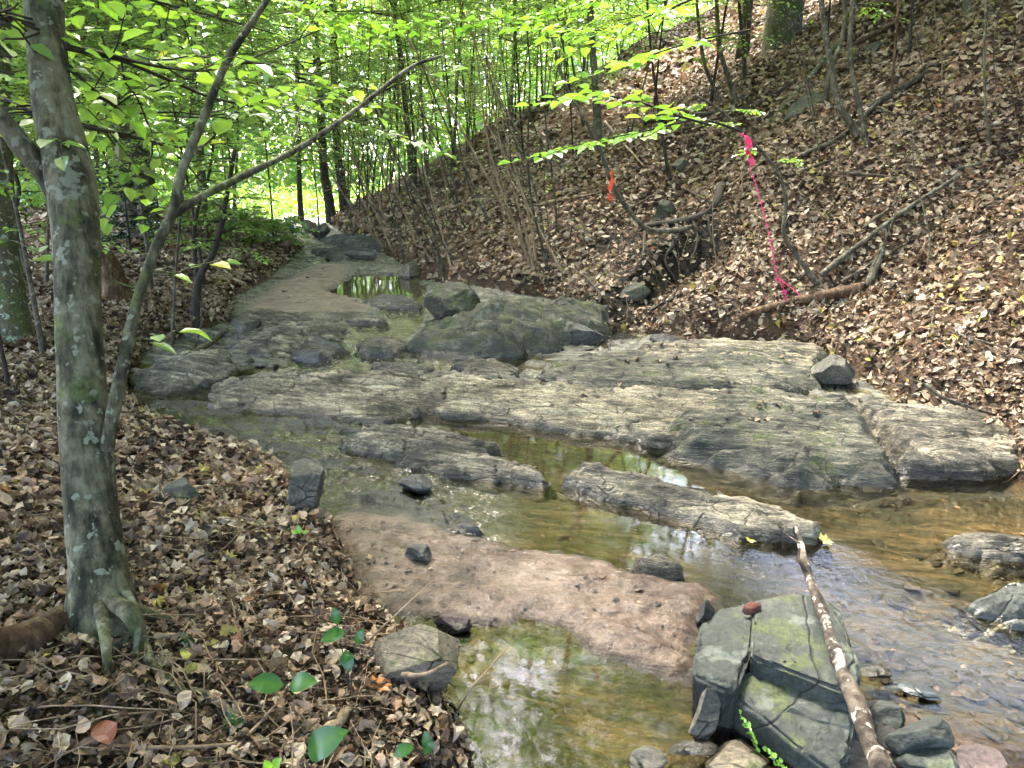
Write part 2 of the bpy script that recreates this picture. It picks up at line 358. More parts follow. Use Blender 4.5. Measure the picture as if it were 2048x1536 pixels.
M['leaf_dark'] = m_leaf('holly_leaf', [(0, (.015, .05, .015)), (.5, (.03, .10, .03)), (1, (.06, .17, .05))], .25, .12, .25)
M['leaf_bright'] = m_leaf('bright_leaf', [(0, (.12, .28, .03)), (.5, (.19, .42, .04)), (1, (.3, .52, .06))], .5, .04, .45, (1.3, 1.3, .6))
def m_litter():
    t = NT('dry_leaf'); a = t.attr('rnd'); v = t.coord('Object')
    col = t.ramp(a, [(0, (.010, .006, .005)), (.22, (.030, .017, .011)), (.38, (.08, .045, .025)), (.50, (.165, .105, .060)), (.64, (.265, .19, .128)), (.80, (.37, .29, .208)), (.95, (.48, .40, .31)), (.985, (.25, .09, .035)), (1, (.36, .31, .08))])
    n = t.noise(v, 60, 4, .6); col = t.mix(.55, col, t.ramp(n, [(.3, (.5, .47, .43)), (.62, (1.15, 1.15, 1.15))]), 'MULTIPLY')
    d = t.pbr(col, .55, t.bump(n, .4, .004), .35)
    tl = t.n('BsdfTranslucent', {'Color': col}).outputs[0]
    return t.done(t.n('MixShader', {0: .18, 1: d, 2: tl}).outputs[0])
M['litter'] = m_litter()
def m_bark(name, cols, lich=0., moss=0., vert=6., scale=9, green_base=False, lcol=(.33, .40, .33)):
    t = NT(name); vo = t.coord('Object'); vs = t.coord('Object', (1, 1, 1 / vert))
    n1 = t.noise(vs, scale * 3, 7, .65); n2 = t.noise(vo, 7, 5, .6); n3 = t.noise(vo, 50, 5, .6)
    f = t.math('ADD', t.math('MULTIPLY', n1, .5), t.math('MULTIPLY', n2, .5)); col = t.ramp(f, cols)
    col = t.mix(.6, col, t.ramp(n3, [(.3, (.55,) * 3), (.65, (1.25,) * 3)]), 'MULTIPLY')
    if lich:
        l1 = t.math('MULTIPLY', t.ramp(t.noise(vo, 8.5, 7, .68), [(.60 - lich * .08, (0,) * 3), (.635 - lich * .08, (1,) * 3)]), .85)
        l2 = t.ramp(t.noise(vo, 26, 3, .5), [(.62, (0,) * 3), (.65, (1,) * 3)])
        col = t.mix(t.math('MULTIPLY', t.math('MAXIMUM', l1, l2), .85), col, t.mix(n3, c4(*[c * .7 for c in lcol]), c4(*[c * 1.3 for c in lcol])))
    if moss:
        mm = t.ramp(t.noise(vo, 4.5, 6, .65), [(.62 - moss * .25, (0,) * 3), (.70 - moss * .25, (1,) * 3)])
        col = t.mix(t.math('MULTIPLY', mm, .8), col, t.ramp(n3, [(.3, (.03, .05, .012)), (.7, (.12, .15, .035))]))
    b = t.bump(n1, .8, .012); b = t.bump(n3, .5, .004, b)
    return t.done(t.pbr(col, .85, b, .3))
M['bark_big'] = m_bark('lichen_bark', [(.41, (.012, .013, .006)), (.48, (.054, .052, .028)), (.56, (.14, .13, .08))], .25, .26, 6, lcol=(.20, .21, .155))
M['bark'] = m_bark('grey_bark', [(.36, (.02, .017, .012)), (.5, (.07, .06, .043)), (.64, (.16, .138, .10))], .12, 0, lcol=(.2, .21, .16))
M['bark_dark'] = m_bark('dark_bark', [(.3, (.012, .010, .008)), (.5, (.035, .029, .022)), (.7, (.085, .07, .055))], 0, 0)
M['bark_moss'] = m_bark('mossy_bark', [(.3, (.03, .027, .017)), (.5, (.08, .07, .045)), (.7, (.17, .155, .11))], .3, .45)
M['wood_pale'] = m_bark('dead_wood', [(.3, (.10, .065, .035)), (.5, (.24, .17, .11)), (.7, (.40, .31, .22))], 0, 0, 10, 12)
M['wood_rot'] = m_bark('rotten_wood', [(.36, (.018, .009, .005)), (.5, (.07, .038, .02)), (.64, (.22, .15, .09))], 0, 0, 10, 12)
M['branch_mottled'] = m_bark('mottled_branch', [(.40, (.014, .010, .008)), (.49, (.042, .031, .024)), (.6, (.13, .105, .083))], .10, 0, 1, 12, lcol=(.40, .36, .31))
def m_plain(name, col, rough=.5, tr=0.):
    t = NT(name); v = t.coord('Object'); n = t.noise(v, 40, 3)
    c = t.mix(n, c4(*[x * .75 for x in col]), c4(*[min(1, x * 1.2) for x in col])); s = t.pbr(c, rough)
    if tr: s = t.n('MixShader', {0: tr, 1: s, 2: t.n('BsdfTranslucent', {'Color': c}).outputs[0]}).outputs[0]
    return t.done(s)
M['pink'] = m_plain('pink_tape', (.95, .08, .25), .35, .35)
M['orange'] = m_plain('orange_tape', (.95, .10, .02), .35, .35)

# ------------------------------------------------------------------ ground
def build_ground():
    az = np.concatenate([np.linspace(-180, -50, 60)[:-1], np.linspace(-50, 46, 1050), np.linspace(46, 180, 60)[1:-1]])
    rr = np.concatenate([[.05, .3, .6, .9], np.geomspace(1.15, 30, 760), np.geomspace(31, 240, 50)])
    A, Q = np.meshgrid(np.radians(az), rr); x = np.sin(A) * Q; y = np.cos(A) * Q
    z, land, mud, up, rifm = hgt(x, y, True)
    px, py, d = to_px(np.stack([x, y, z], -1)); px = np.where(d > .3, px, -9e3)
    se = np.zeros_like(x)
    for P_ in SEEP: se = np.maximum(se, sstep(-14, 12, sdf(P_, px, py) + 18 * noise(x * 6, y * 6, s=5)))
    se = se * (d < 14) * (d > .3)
    n, k = x.shape; V = np.stack([x, y, z], -1).reshape(-1, 3)
    i = np.arange(n - 1)[:, None] * k; j = np.arange(k)[None]; j2 = (j + 1) % k
    F = np.stack([i + j, i + j2, i + k + j2, i + k + j], -1).reshape(-1, 4)
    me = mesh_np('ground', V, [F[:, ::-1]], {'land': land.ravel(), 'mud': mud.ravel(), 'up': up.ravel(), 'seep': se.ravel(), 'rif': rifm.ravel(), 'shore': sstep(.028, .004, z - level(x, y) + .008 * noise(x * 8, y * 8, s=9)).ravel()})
    return tag(link('ground', me, M['ground']), kind='structure')
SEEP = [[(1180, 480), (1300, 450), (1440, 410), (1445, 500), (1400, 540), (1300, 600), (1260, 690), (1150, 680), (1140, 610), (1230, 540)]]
build_ground()

# ------------------------------------------------------------------ water
RIF = [PP([(250, 780), (400, 800), (600, 840), (860, 850), (700, 900), (900, 960), (1010, 990), (960, 1080), (700, 1040), (640, 960), (400, 905)]),
       PP([(600, 740), (560, 640), (860, 600), (900, 680), (1020, 760), (760, 760)])]
RIF2 = [PP([(1500, 1250), (1500, 1120), (1650, 1090), (2048, 1250), (2048, 1560), (1760, 1560)])]
def build_water():
    rr = np.geomspace(1.6, 34, 620); az = np.linspace(-44, 40, 640)
    A, Q = np.meshgrid(np.radians(az), rr); x = np.sin(A) * Q; y = np.cos(A) * Q
    l = level(x, y); dl, dr = dist_lr(x, y)
    rip = np.full_like(x, .004)
    for P_ in RIF: rip = np.maximum(rip, sstep(-.35, .15, sdf(P_, x, y) + .1 * noise(x * 3, y * 3)) * .30)
    for P_ in RIF2: rip = np.maximum(rip, sstep(-.35, .15, sdf(P_, x, y)) * .06)
    rip = np.maximum(rip, sstep(14, 16, Q) * .06)
    z = l + fbm(x * 10 + y * 2, y * 9, o=3, s=50) * .022 * sstep(.04, .3, rip) * 1.5 + fbm(x * 38, y * 30, o=2, s=51) * .009 * sstep(.04, .3, rip)
    keep = (np.maximum(dl, dr) < .25)
    n, k = x.shape; V = np.stack([x, y, z], -1).reshape(-1, 3)
    i = np.arange(n - 1)[:, None] * k; j = np.arange(k - 1)[None]
    F = np.stack([i + j, i + k + j, i + k + j + 1, i + j + 1], -1).reshape(-1, 4)[:, ::-1]
    F = F[keep.ravel()[F].all(1)]
    used = np.unique(F); mp = np.zeros(len(V), int); mp[used] = np.arange(len(used))
    me = mesh_np('stream_water', V[used], [mp[F]], {'rip': rip.ravel()[used]})
    return tag(link('stream_water', me, M['water']), kind='structure')
build_water()

# ------------------------------------------------------------------ bedrock ledges
LEDGES = []
def ledge(name, label, pix, H, m, off=.03, ew=.10, tilt=(0, 0), f1=9., seed=3, amp=1., res=.011, jag=.06, cat='rock ledge', crown=.35, group=None):
    P_ = PP(pix, off); c = P_.mean(0)
    ang = RIDGEA; ax = np.array([math.cos(ang), math.sin(ang)]); bx = np.array([-ax[1], ax[0]])
    q = P_ - c; qa, qb = q @ ax, q @ bx; mg = .22
    d0 = np.hypot(*c); res = max(res * d0 / 5.0, .006)
    a = np.arange(qa.min() - mg, qa.max() + mg, res * 1.5); b = np.arange(qb.min() - mg, qb.max() + mg, res)
    Am, Bm = np.meshgrid(a, b); x = c[0] + Am * ax[0] + Bm * bx[0]; y = c[1] + Am * ax[1] + Bm * bx[1]
    s = sdf(P_, x, y) + jag * fbm(Am * 2.2, Bm * 9, o=4, s=seed + 60) * 2.0
    ew = ew * .6
    l = level(x, y); l0 = level(c[0], c[1])
    st = strata(x, y, f1, seed) * 1.9; hump = fbm(Am * 1.2, Bm * 2.6, o=3, s=seed + 71) * .05
    prof = np.where(s > 0, (1 - crown) * sstep(0, ew, s) + crown * sstep(0, ew * 5, s), 0)
    z = l * .5 + l0 * .5 - .10 + (H + .10) * prof + (st * amp + hump) * (.3 + .7 * sstep(-.03, .05, s)) + tilt[0] * Am + tilt[1] * Bm * sstep(-.1, .1, s)
    z = z - np.maximum(-s, 0) * 1.5
    keep = s > -.12
    n, k = x.shape; V = np.stack([x, y, z], -1).reshape(-1, 3)
    i = np.arange(n - 1)[:, None] * k; j = np.arange(k - 1)[None]
    F = np.stack([i + j, i + j + 1, i + k + j + 1, i + k + j], -1).reshape(-1, 4); F = F[keep.ravel()[F].all(1)]
    used = np.unique(F); mp = np.zeros(len(V), int); mp[used] = np.arange(len(used))
    wet = sstep(.085, .005, (z - l) + .03 * noise(Am * 3, Bm * 9, s=seed)).ravel()[used]
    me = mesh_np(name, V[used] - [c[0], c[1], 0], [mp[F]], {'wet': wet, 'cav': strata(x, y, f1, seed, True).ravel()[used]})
    LEDGES.append((V[used], mp[F]))
    return tag(link(name, me, M[m], loc=(c[0], c[1], 0)), label, cat, group)
ledge('rock_ledge', 'long pale tan ledge of layered rock crossing the middle of the stream', [(395, 795), (440, 768), (560, 745), (700, 745), (830, 762), (930, 757), (1060, 775), (1230, 790), (1390, 795), (1600, 800), (1560, 870), (1350, 895),
       (1180, 870), (1000, 842), (860, 828), (760, 850), (640, 838), (430, 818)], .115, 'schist_tan', tilt=(.01, .07), f1=8, seed=3, amp=1.1, ew=.10)
ledge('rock_ledge', 'broad grey green ledge with a sloping front face above the sandy pool', [(1360, 800), (1500, 790), (1640, 800), (1740, 815), (1770, 870), (1845, 985), (1700, 975), (1600, 985), (1480, 950), (1340, 915), (1280, 880)],
      .18, 'schist_green', ew=.42, tilt=(.0, .03), f1=10, seed=7, amp=1.1, crown=.1)
ledge('rock_ledge', 'tan layered block of rock below the leafy bank edge by the sandy pool', [(1650, 800), (1900, 838), (2010, 850), (2060, 900), (2050, 950), (1960, 955), (1838, 955), (1800, 955), (1745, 885)], .16, 'schist', ew=.22, f1=11, seed=12, crown=.1)
ledge('rock_ledge', 'streaked grey ledge dividing the riffle from the brown pool', [(665, 880), (760, 862), (880, 868), (950, 885), (1010, 915), (1070, 940), (1130, 968), (1090, 975), (980, 962), (870, 945), (760, 915)], .085, 'schist', f1=10, seed=17, ew=.12, tilt=(0, .05))
ledge('rock_ledge', 'long narrow pale rock ridge like a log lying in the pool', [(1110, 965), (1160, 942), (1250, 952), (1400, 990), (1560, 1030), (1660, 1070), (1640, 1085), (1480, 1070), (1340, 1035), (1210, 995)], .11, 'schist', f1=12, seed=23, ew=.11, amp=.9, jag=.03)
ledge('rock_ledge', 'grey ledge with wet dark front at the left bend of the stream', [(248, 745), (310, 720), (450, 708), (490, 735), (430, 772), (330, 785), (250, 778)], .10, 'schist', f1=8, seed=27, tilt=(0, .08), ew=.15)
ledge('rock_ledge', 'sloping bedrock sheet rising from the water to the toe of the slope', [(1030, 760), (1120, 715), (1240, 700), (1380, 688), (1500, 700), (1620, 715), (1660, 780), (1500, 792), (1300, 790), (1130, 780)], .12, 'schist_green', f1=8, seed=33, ew=.3, tilt=(.02, .06))
ledge('rock_ledge', 'upper tan shelf of rock beside the rounded grey boulder', [(1250, 712), (1400, 690), (1560, 700), (1660, 720), (1650, 765), (1500, 755), (1300, 745)], .17, 'schist_tan', f1=9, seed=36, ew=.25, tilt=(.0, .1))
ledge('rock_ledge', 'flat white streaked ledge at the edge of the shallow run', [(1840, 1075), (1960, 1068), (2100, 1070), (2150, 1130), (1990, 1120), (1900, 1105)], .05, 'schist', f1=12, seed=41, ew=.12)
ledge('rock_ledge', 'low blue grey boulder shelf washed by the shallow run', [(1920, 1180), (2000, 1145), (2150, 1140), (2180, 1260), (2040, 1265), (1940, 1225)], .10, 'slab_green', f1=7, seed=44, ew=.25, amp=.6)
ledge('rock_ledge', 'small grey ledge showing between the mud bar and the pool', [(1225, 1132), (1320, 1130), (1410, 1158), (1380, 1172), (1280, 1160)], .075, 'schist', f1=14, seed=48, ew=.08)
ledge('rock_ledge', 'layered shelves stepping down beside the upper left bank', [(470, 650), (560, 645), (700, 650), (690, 680), (600, 700), (540, 720), (450, 700)], .09, 'schist', f1=6, seed=52, ew=.2, amp=1.6)
ledge('rock_ledge', 'thin straight grey sill of rock below the gravel bar', [(455, 632), (560, 628), (700, 630), (790, 640), (760, 648), (600, 645), (470, 650)], .09, 'schist', f1=6, seed=55, ew=.12)
ledge('rock_ledge', 'lichen covered sloping rock foot below the mossy boulder', [(800, 690), (850, 655), (960, 640), (1060, 660), (1120, 700), (1000, 715), (850, 712)], .16, 'mossy_rock', f1=6, seed=58, ew=.35, amp=1.4)
for i, (poly, hh, lab) in enumerate([
    ([(730, 735), (800, 722), (880, 735), (860, 760), (770, 758)], .06, 'small flat rock awash just above the long tan ledge'),
    ([(900, 730), (1000, 722), (1060, 742), (1000, 765), (930, 760)], .07, 'flat wet rock with caught twigs above the long tan ledge'),
    ([(560, 690), (640, 680), (700, 700), (640, 722), (570, 715)], .08, 'dark flat stone in the upper cascade'),
    ([(700, 690), (780, 670), (830, 690), (790, 712), (720, 710)], .08, 'pointed wet ledge beside the upper cascade'),
    ([(840, 600), (760, 590), (700, 605), (790, 618), (850, 620)], .07, 'thin dark shelf across the outlet of the upper pool'),
    ([(620, 505), (700, 492), (770, 500), (760, 520), (660, 525)], .07, 'dark flat shelf at the head of the gravel bar'),
    ([(640, 488), (740, 480), (800, 492), (790, 505), (690, 500)], .2, 'dark stepped shelf below the far bank'),
    ([(270, 812), (330, 806), (350, 822), (290, 830)], .03, 'pale stone barely breaking the riffle by the left bank'),
    ([(600, 1040), (700, 1020), (760, 1035), (700, 1060), (640, 1060)], .03, 'thin wet rock at the top of the mud bar'),
    ([(860, 1045), (950, 1040), (985, 1062), (900, 1075)], .05, 'dark streaked wet rock between riffle and mud bar')]):
    ledge('rock_shelf', lab, poly, hh, 'dark_rock' if i in (2, 4, 5, 6, 9) else 'schist', f1=9, seed=70 + i * 5, ew=.1, amp=1., cat='rock', jag=.05)

# ------------------------------------------------------------------ loose boulders
def ico(sub):
    bm = bmesh.new(); bmesh.ops.create_icosphere(bm, subdivisions=sub, radius=1)
    V = np.array([v.co[:] for v in bm.verts]); F = np.array([[v.index for v in f.verts] for f in bm.faces]); bm.free(); return V, F
ICO = {k: ico(k) for k in (4, 5, 6)}
def rock_mesh(name, dims, seed, planes=14, sub=5, nz=.05, cut=(.48, .8), lay=.02, rz=0., tilt=0.):
    rng = np.random.default_rng(seed); V, F = ICO[sub]; V = V.copy()
    for i in range(planes):
        n = rng.normal(size=3); n /= np.linalg.norm(n); d = rng.uniform(*cut)
        e = V @ n - d; V = V - np.maximum(e, 0)[:, None] * n
    V = V / np.abs(V).max(0)
    V = V * np.array(dims) / 2; s = max(dims)
    n = V / (np.linalg.norm(V, axis=1)[:, None] + 1e-9)
    f = 2.2 / s
    V = V + n * (fbm(V[:, 0] * f, V[:, 1] * f, V[:, 2] * f, o=5, s=seed) * nz * s)[:, None]
    lz = (V[:, 2] + .3 * V[:, 1]) / s * 14 + fbm(V[:, 0] * f, V[:, 1] * f, o=2, s=seed + 3); t = lz - np.floor(lz)
    V[:, :2] *= (1 + lay * (t - .5))[:, None]
    c, s_ = math.cos(tilt), math.sin(tilt); V = np.stack([V[:, 0] * c - V[:, 2] * s_, V[:, 1], V[:, 0] * s_ + V[:, 2] * c], 1)
    c, s_ = math.cos(rz), math.sin(rz); V = np.stack([V[:, 0] * c - V[:, 1] * s_, V[:, 0] * s_ + V[:, 1] * c, V[:, 2]], 1)
    return V, F
def boulder(label, box, m, seed, dr=.8, dims=None, name='boulder', cat='rock', group=None, sink=.15, ground=None, **kw):
    x0, y0, x1, y1 = box; B = (ground or G)((x0 + x1) / 2, y1); dpt = to_px(B)[2]; s = dpt / FPX
    w = (x1 - x0) * s; d = w * dr; a = math.atan2(CH - B[2], np.hypot(B[0], B[1]))
    h = max(((y1 - y0) * s - d * .8 * math.sin(a)) / math.cos(a), .18 * w)
    if dims: w, d, h = [q * s for q in dims]
    V, F = rock_mesh(name, (w, d, h * (1 + sink)), seed, **kw)
    dirn = np.array([B[0], B[1]]) / np.hypot(B[0], B[1])
    loc = (B[0] + dirn[0] * d * .42, B[1] + dirn[1] * d * .42, B[2] + h * (.5 - sink * .5))
    zz = V[:, 2] + loc[2]; wet = sstep(.07, 0, zz - level(V[:, 0] + loc[0], V[:, 1] + loc[1]))
    me = mesh_np(name, V, [F], {'wet': wet})
    return tag(link(name, me, M[m], loc=loc), label, cat, group)
ledge('boulder', 'large dark mossy boulder with layered side above the upper cascade', [(840, 702), (900, 672), (1000, 650), (1100, 638), (1200, 636), (1235, 665), (1180, 690), (1090, 708), (950, 712)], .32, 'mossy_rock', f1=5, seed=64, ew=.24, amp=2.2, cat='rock', jag=.10, crown=.45)
boulder('rounded mossy boulder beside the outlet of the upper pool', (848, 562, 965, 652), 'mossy_rock', 9, dr=.9, nz=.14, lay=.06, cut=(.7, .95))
boulder('small pale stone perched between the two mossy boulders', (895, 588, 950, 618), 'grey_rock', 11)
boulder('rounded grey green boulder set in the leaves at the slope toe', (1618, 692, 1712, 776), 'grey_rock', 13, dr=.8, rz=.3)
boulder('small dark flat topped block standing in the riffle', (795, 942, 880, 992), 'dark_rock', 17, dr=.7, planes=9, nz=.02, ground=PL)
boulder('squarish grey boulder at the edge of the left bank', (570, 912, 655, 1035), 'grey_rock', 19, dr=.9)
boulder('smooth stone with a green moss cap among the leaves', (328, 948, 408, 1022), 'mossy_rock', 22, dr=.8, nz=.02)
boulder('brown flat topped rock at the corner of the near pool', (745, 1228, 935, 1400), 'brown_rock', 27, dr=.8, planes=10, nz=.02, rz=.4)
boulder('slim brown rock lying at the tip of the mud bar', (868, 1212, 945, 1285), 'purple_rock', 29, dr=.8, nz=.02)
boulder('dark oval stone standing beside the big green slab', (1383, 1190, 1435, 1265), 'dark_rock', 31, ground=PL)
boulder('grey angular rock propping the corner of the green slab', (1368, 1375, 1450, 1490), 'grey_rock', 33, ground=PL, planes=9, cut=(.3, .62))
boulder('green grey angular stone behind the leaning branch', (1700, 1385, 1800, 1480), 'slab_green', 35, ground=PL, planes=9, cut=(.3, .62))
boulder('green rounded block right of the leaning branch', (1755, 1410, 1890, 1536), 'slab_green', 37, ground=PL, planes=9, cut=(.3, .62))
boulder('pale green pointed stone at the lower edge of the photo', (1765, 1465, 1890, 1570), 'slab_green', 39, ground=PL, planes=8, nz=.02, cut=(.3, .62))
boulder('purplish rounded stone at the lower corner of the shallow run', (1885, 1485, 2015, 1580), 'purple_rock', 41, ground=PL)
boulder('small grey stone at the lower edge of the near pool', (1235, 1490, 1335, 1560), 'grey_rock', 43, ground=PL)
boulder('long flat grey stone below the propping rock', (1320, 1484, 1440, 1520), 'grey_rock', 45, ground=PL, dr=.4)
boulder('brown stone half buried at the lower edge beside green sprouts', (1400, 1500, 1560, 1570), 'brown_rock', 47, ground=PL)
boulder('flat grey stone on the wet sand beyond the leaning branch', (1715, 1328, 1800, 1362), 'grey_rock', 49, ground=PL, dr=.6)
boulder('low blue grey stone in the wet sand of the shallow run', (1795, 1368, 1880, 1400), 'blue_rock', 50, ground=PL, dr=.6)
boulder('dark wet stone embedded in the mud bar', (808, 1082, 872, 1128), 'dark_rock', 51)
boulder('tan rock edge at the left margin of the photo', (-50, 880, 14, 948), 'grey_rock', 53)
boulder('blue grey upright stone at the far end of the creek', (562, 436, 596, 472), 'blue_rock', 55, dr=.5)
boulder('brown boulder beside the upright far stone', (596, 438, 640, 466), 'brown_rock', 57)
boulder('mossy brown boulder at the far foot of the slope', (622, 446, 668, 476), 'mossy_rock', 59)
boulder('dark stone in front of the far boulders', (520, 462, 562, 480), 'dark_rock', 61)
boulder('dark flat stone beside the far shelf', (690, 500, 760, 520), 'dark_rock', 63)
boulder('pointed tan stone leaning against the bank by the upper pool', (798, 520, 842, 560), 'brown_rock', 65)
boulder('slanting mossy slab sticking out high on the slope', (1562, 150, 1668, 226), 'mossy_rock', 67, dims=(150, 90, 38), tilt=.62, sink=.3, planes=9)
boulder('dark mossy rock on the slope below the orange ribbon', (1308, 393, 1358, 440), 'mossy_rock', 69, sink=.3)
boulder('small mossy rock on the slope level with the orange ribbon', (1338, 312, 1388, 346), 'mossy_rock', 71, sink=.3)
boulder('pale stone lying below the leaning saplings on the slope', (1728, 88, 1766, 108), 'grey_rock', 73, sink=.3)
boulder('square dark block of rock jutting from the slope toe', (1236, 560, 1302, 604), 'mossy_rock', 75, dr=.6, planes=7)
boulder('grey slab end resting on the left bank sill', (462, 628, 525, 672), 'grey_rock', 77, dr=.6, planes=8)
boulder('wet black stones at the seep below the square block', (1170, 600, 1240, 660), 'dark_rock', 79)
boulder('flat black rock at the lower end of the seep', (1110, 640, 1210, 690), 'dark_rock', 81, dr=.6)
boulder('dark rock under the muddy overhang of the slope toe', (1290, 660, 1372, 700), 'dark_rock', 83)
rng = np.random.default_rng(77)
where = ['in the cascade', 'on the mud bar', 'in the shallow run', 'by the gravel bar']
regs = [((480, 640), (1050, 755), 70, 'stones scattered through the upper cascade', 'small wet stone lying in the upper cascade'),
        ((700, 1060), (1380, 1300), 110, 'pebbles dotting the mud bar', 'tiny dark pebble on the pinkish mud bar'),
        ((1700, 1080), (2048, 1500), 60, 'flat stones in the shallow run', 'flat brown stone lying in the shallow run'),
        ((560, 470), (800, 620), 26, 'stones round the gravel bar', 'small stone beside the far gravel bar'),
        ((1050, 620), (1250, 720), 14, 'wet rubble below the seep', 'wet black rubble piece below the seep')]
protos = []
for k in range(6):
    V, F = rock_mesh('stone', (1, rng.uniform(.5, .9), rng.uniform(.14, .35)), 200 + k, sub=4, planes=11, nz=.04, cut=(.4, .75))
    me = mesh_np('stone', V, [F], {'wet': np.full(len(V), .45)}); me.materials.append(M[['dark_rock', 'brown_rock', 'grey_rock', 'brown_rock', 'dark_rock', 'schist'][k]]); protos.append(me)
for (a, b, n, grp, lab) in regs:
    for i in range(n):
        px, py = rng.uniform(a[0], b[0]), rng.uniform(a[1], b[1]); g = G(px, py); dl_, dr_ = dist_lr(g[0], g[1])
        if max(dl_, dr_) > .05: continue
        s = rng.uniform(.35, 1.3) * (.022 if 'pebble' in lab else .10)
        o = link('pebble' if 'pebble' in lab else 'stone', protos[(0, 4)[i % 2] if 'pebble' in lab else rng.integers(6)], None, loc=(g[0], g[1], g[2] + s * .08)); o.scale = (s, s, s); o.rotation_euler = (rng.uniform(-.2, .2), rng.uniform(-.2, .2), rng.uniform(0, 6.28))
        tag(o, lab, 'pebble' if 'pebble' in lab else 'stone', grp)

# the big slab in the foreground
def hull_rock(name, label, hulls, m, bev=.008, cell=.016, nz=.006, seed=1, cat='rock', planes_lay=0.004):
    MBx = MB()
    for top, thick in hulls:
        T = [PZ(a, b, z) for a, b, z in top]; bm = bmesh.new(); c = np.mean(T, 0)
        for p in T: bm.verts.new(p); q = c + (p - c) * .93; bm.verts.new((q[0], q[1], p[2] - thick))
        bmesh.ops.convex_hull(bm, input=bm.verts); bmesh.ops.dissolve_limit(bm, angle_limit=R(4), verts=bm.verts, edges=bm.edges)
        bmesh.ops.bevel(bm, geom=list(bm.edges), offset=bev, segments=2, affect='EDGES')
        bmesh.ops.triangulate(bm, faces=bm.faces)
        for _ in range(9):
            e = [e for e in bm.edges if e.calc_length() > cell]
            if not e: break
            bmesh.ops.subdivide_edges(bm, edges=e, cuts=1); bmesh.ops.triangulate(bm, faces=[f for f in bm.faces if len(f.verts) > 3])
        bm.normal_update()
        V = np.array([v.co[:] for v in bm.verts]); N = np.array([v.normal[:] for v in bm.verts]); bm.verts.index_update()
        F = np.array([[v.index for v in f.verts] for f in bm.faces]); bm.free()
        k = fbm(V[:, 0] * 5, V[:, 1] * 5, V[:, 2] * 5, o=4, s=seed) * nz * 2.2
        rid = np.abs(fbm(V[:, 0] * 4 + V[:, 1] * 3, V[:, 1] * 4, V[:, 2] * 4, o=3, s=seed + 4)); k -= nz * 1.5 * sstep(.08, 0, rid)
        V = V + N * k[:, None]; MBx.add(V, [F])
    me = MBx.mesh(name); V = np.concatenate(MBx.V); at = me.attributes.new('wet', 'FLOAT', 'POINT'); at.data.foreach_set('value', sstep(.06, 0, V[:, 2]).astype(np.float32))
    return tag(link(name, me, M[m]), label, cat)
hull_rock('boulder', 'big angular grey green slab in the foreground with a branch lying over it', [
    ([(1505, 1200, .27), (1570, 1188, .28), (1640, 1186, .27), (1688, 1222, .25), (1712, 1305, .24), (1728, 1400, .20), (1690, 1385, .22), (1620, 1325, .25), (1530, 1300, .25), (1498, 1310, .25)], .30),
    ([(1400, 1245, .22), (1440, 1215, .24), (1512, 1198, .25), (1505, 1300, .24), (1480, 1370, .2), (1455, 1385, .17), (1386, 1352, .17), (1386, 1300, .2)], .26),
    ([(1462, 1350, .175), (1530, 1322, .195), (1620, 1350, .19), (1715, 1410, .16), (1705, 1500, .11), (1680, 1560, .07), (1600, 1500, .11), (1520, 1430, .14), (1450, 1390, .13)], .22)],
    'slab_green', bev=.01)
hull_rock('red_stone', 'small rust red stone lying on the top edge of the green slab', [([(1484, 1212, .285), (1497, 1203, .30), (1516, 1204, .295), (1524, 1211, .285), (1503, 1221, .28), (1486, 1219, .275)], .025)], 'red_rock', bev=.003, cell=.005, nz=.007, cat='stone')

# ------------------------------------------------------------------ leaves as templates
def leaf_tmpl(n=5, w=.28, pts=None):
    t = np.linspace(0, 1, n + 1)
    ww = w * np.sin(np.pi * t ** .85) ** .8
    V = [(0, 0, 0)]; 
    for i in range(1, n): V += [(t[i], ww[i], 0), (t[i], 0, 0), (t[i], -ww[i], 0)]
    V.append((1, 0, 0)); V = np.array(V); V[:, 0] -= .5; q = []; tr = []
    tr += [(0, 2, 1), (0, 3, 2)]
    for i in range(n - 2):
        a = 1 + 3 * i; q += [(a, a + 1, a + 4, a + 3), (a + 1, a + 2, a + 5, a + 4)]
    a = 1 + 3 * (n - 2); e = len(V) - 1; tr += [(a, a + 1, e), (a + 1, a + 2, e)]
    return V, [np.array(q).reshape(-1, 4), np.array(tr)]
def lobed_tmpl():
    an = np.array([0, 18, 40, 58, 82, 105, 140, 165, 195, 220, 255, 278, 302, 320, 342]); ra = np.array([.55, .3, .5, .27, .47, .28, .3, .12, .12, .3, .28, .47, .27, .5, .3])
    V = np.vstack([[0, 0, 0], np.stack([np.cos(np.radians(an)) * ra, np.sin(np.radians(an)) * ra, 0 * ra], 1)])
    k = len(an); j = np.arange(k); return V, [np.stack([np.zeros(k, int), 1 + j, 1 + (j + 1) % k], 1)]
T_HI = leaf_tmpl(6); T_MID = leaf_tmpl(4); T_LOB = lobed_tmpl()
T_LOW = (np.array([(-.5, 0, 0), (-.15, .27, .0), (.2, .2, 0), (.5, 0, 0), (-.15, -.27, 0), (.2, -.2, 0)]), [np.array([(0, 3, 2, 1), (0, 4, 5, 3)])])
T_WIDE = (np.array([(-.5, 0, 0), (-.2, .34, .0), (.15, .28, 0), (.5, 0, 0), (-.2, -.34, 0), (.15, -.28, 0)]), [np.array([(0, 3, 2, 1), (0, 4, 5, 3)])])
def unit(v): return v / (np.linalg.norm(v, axis=-1, keepdims=True) + 1e-9)
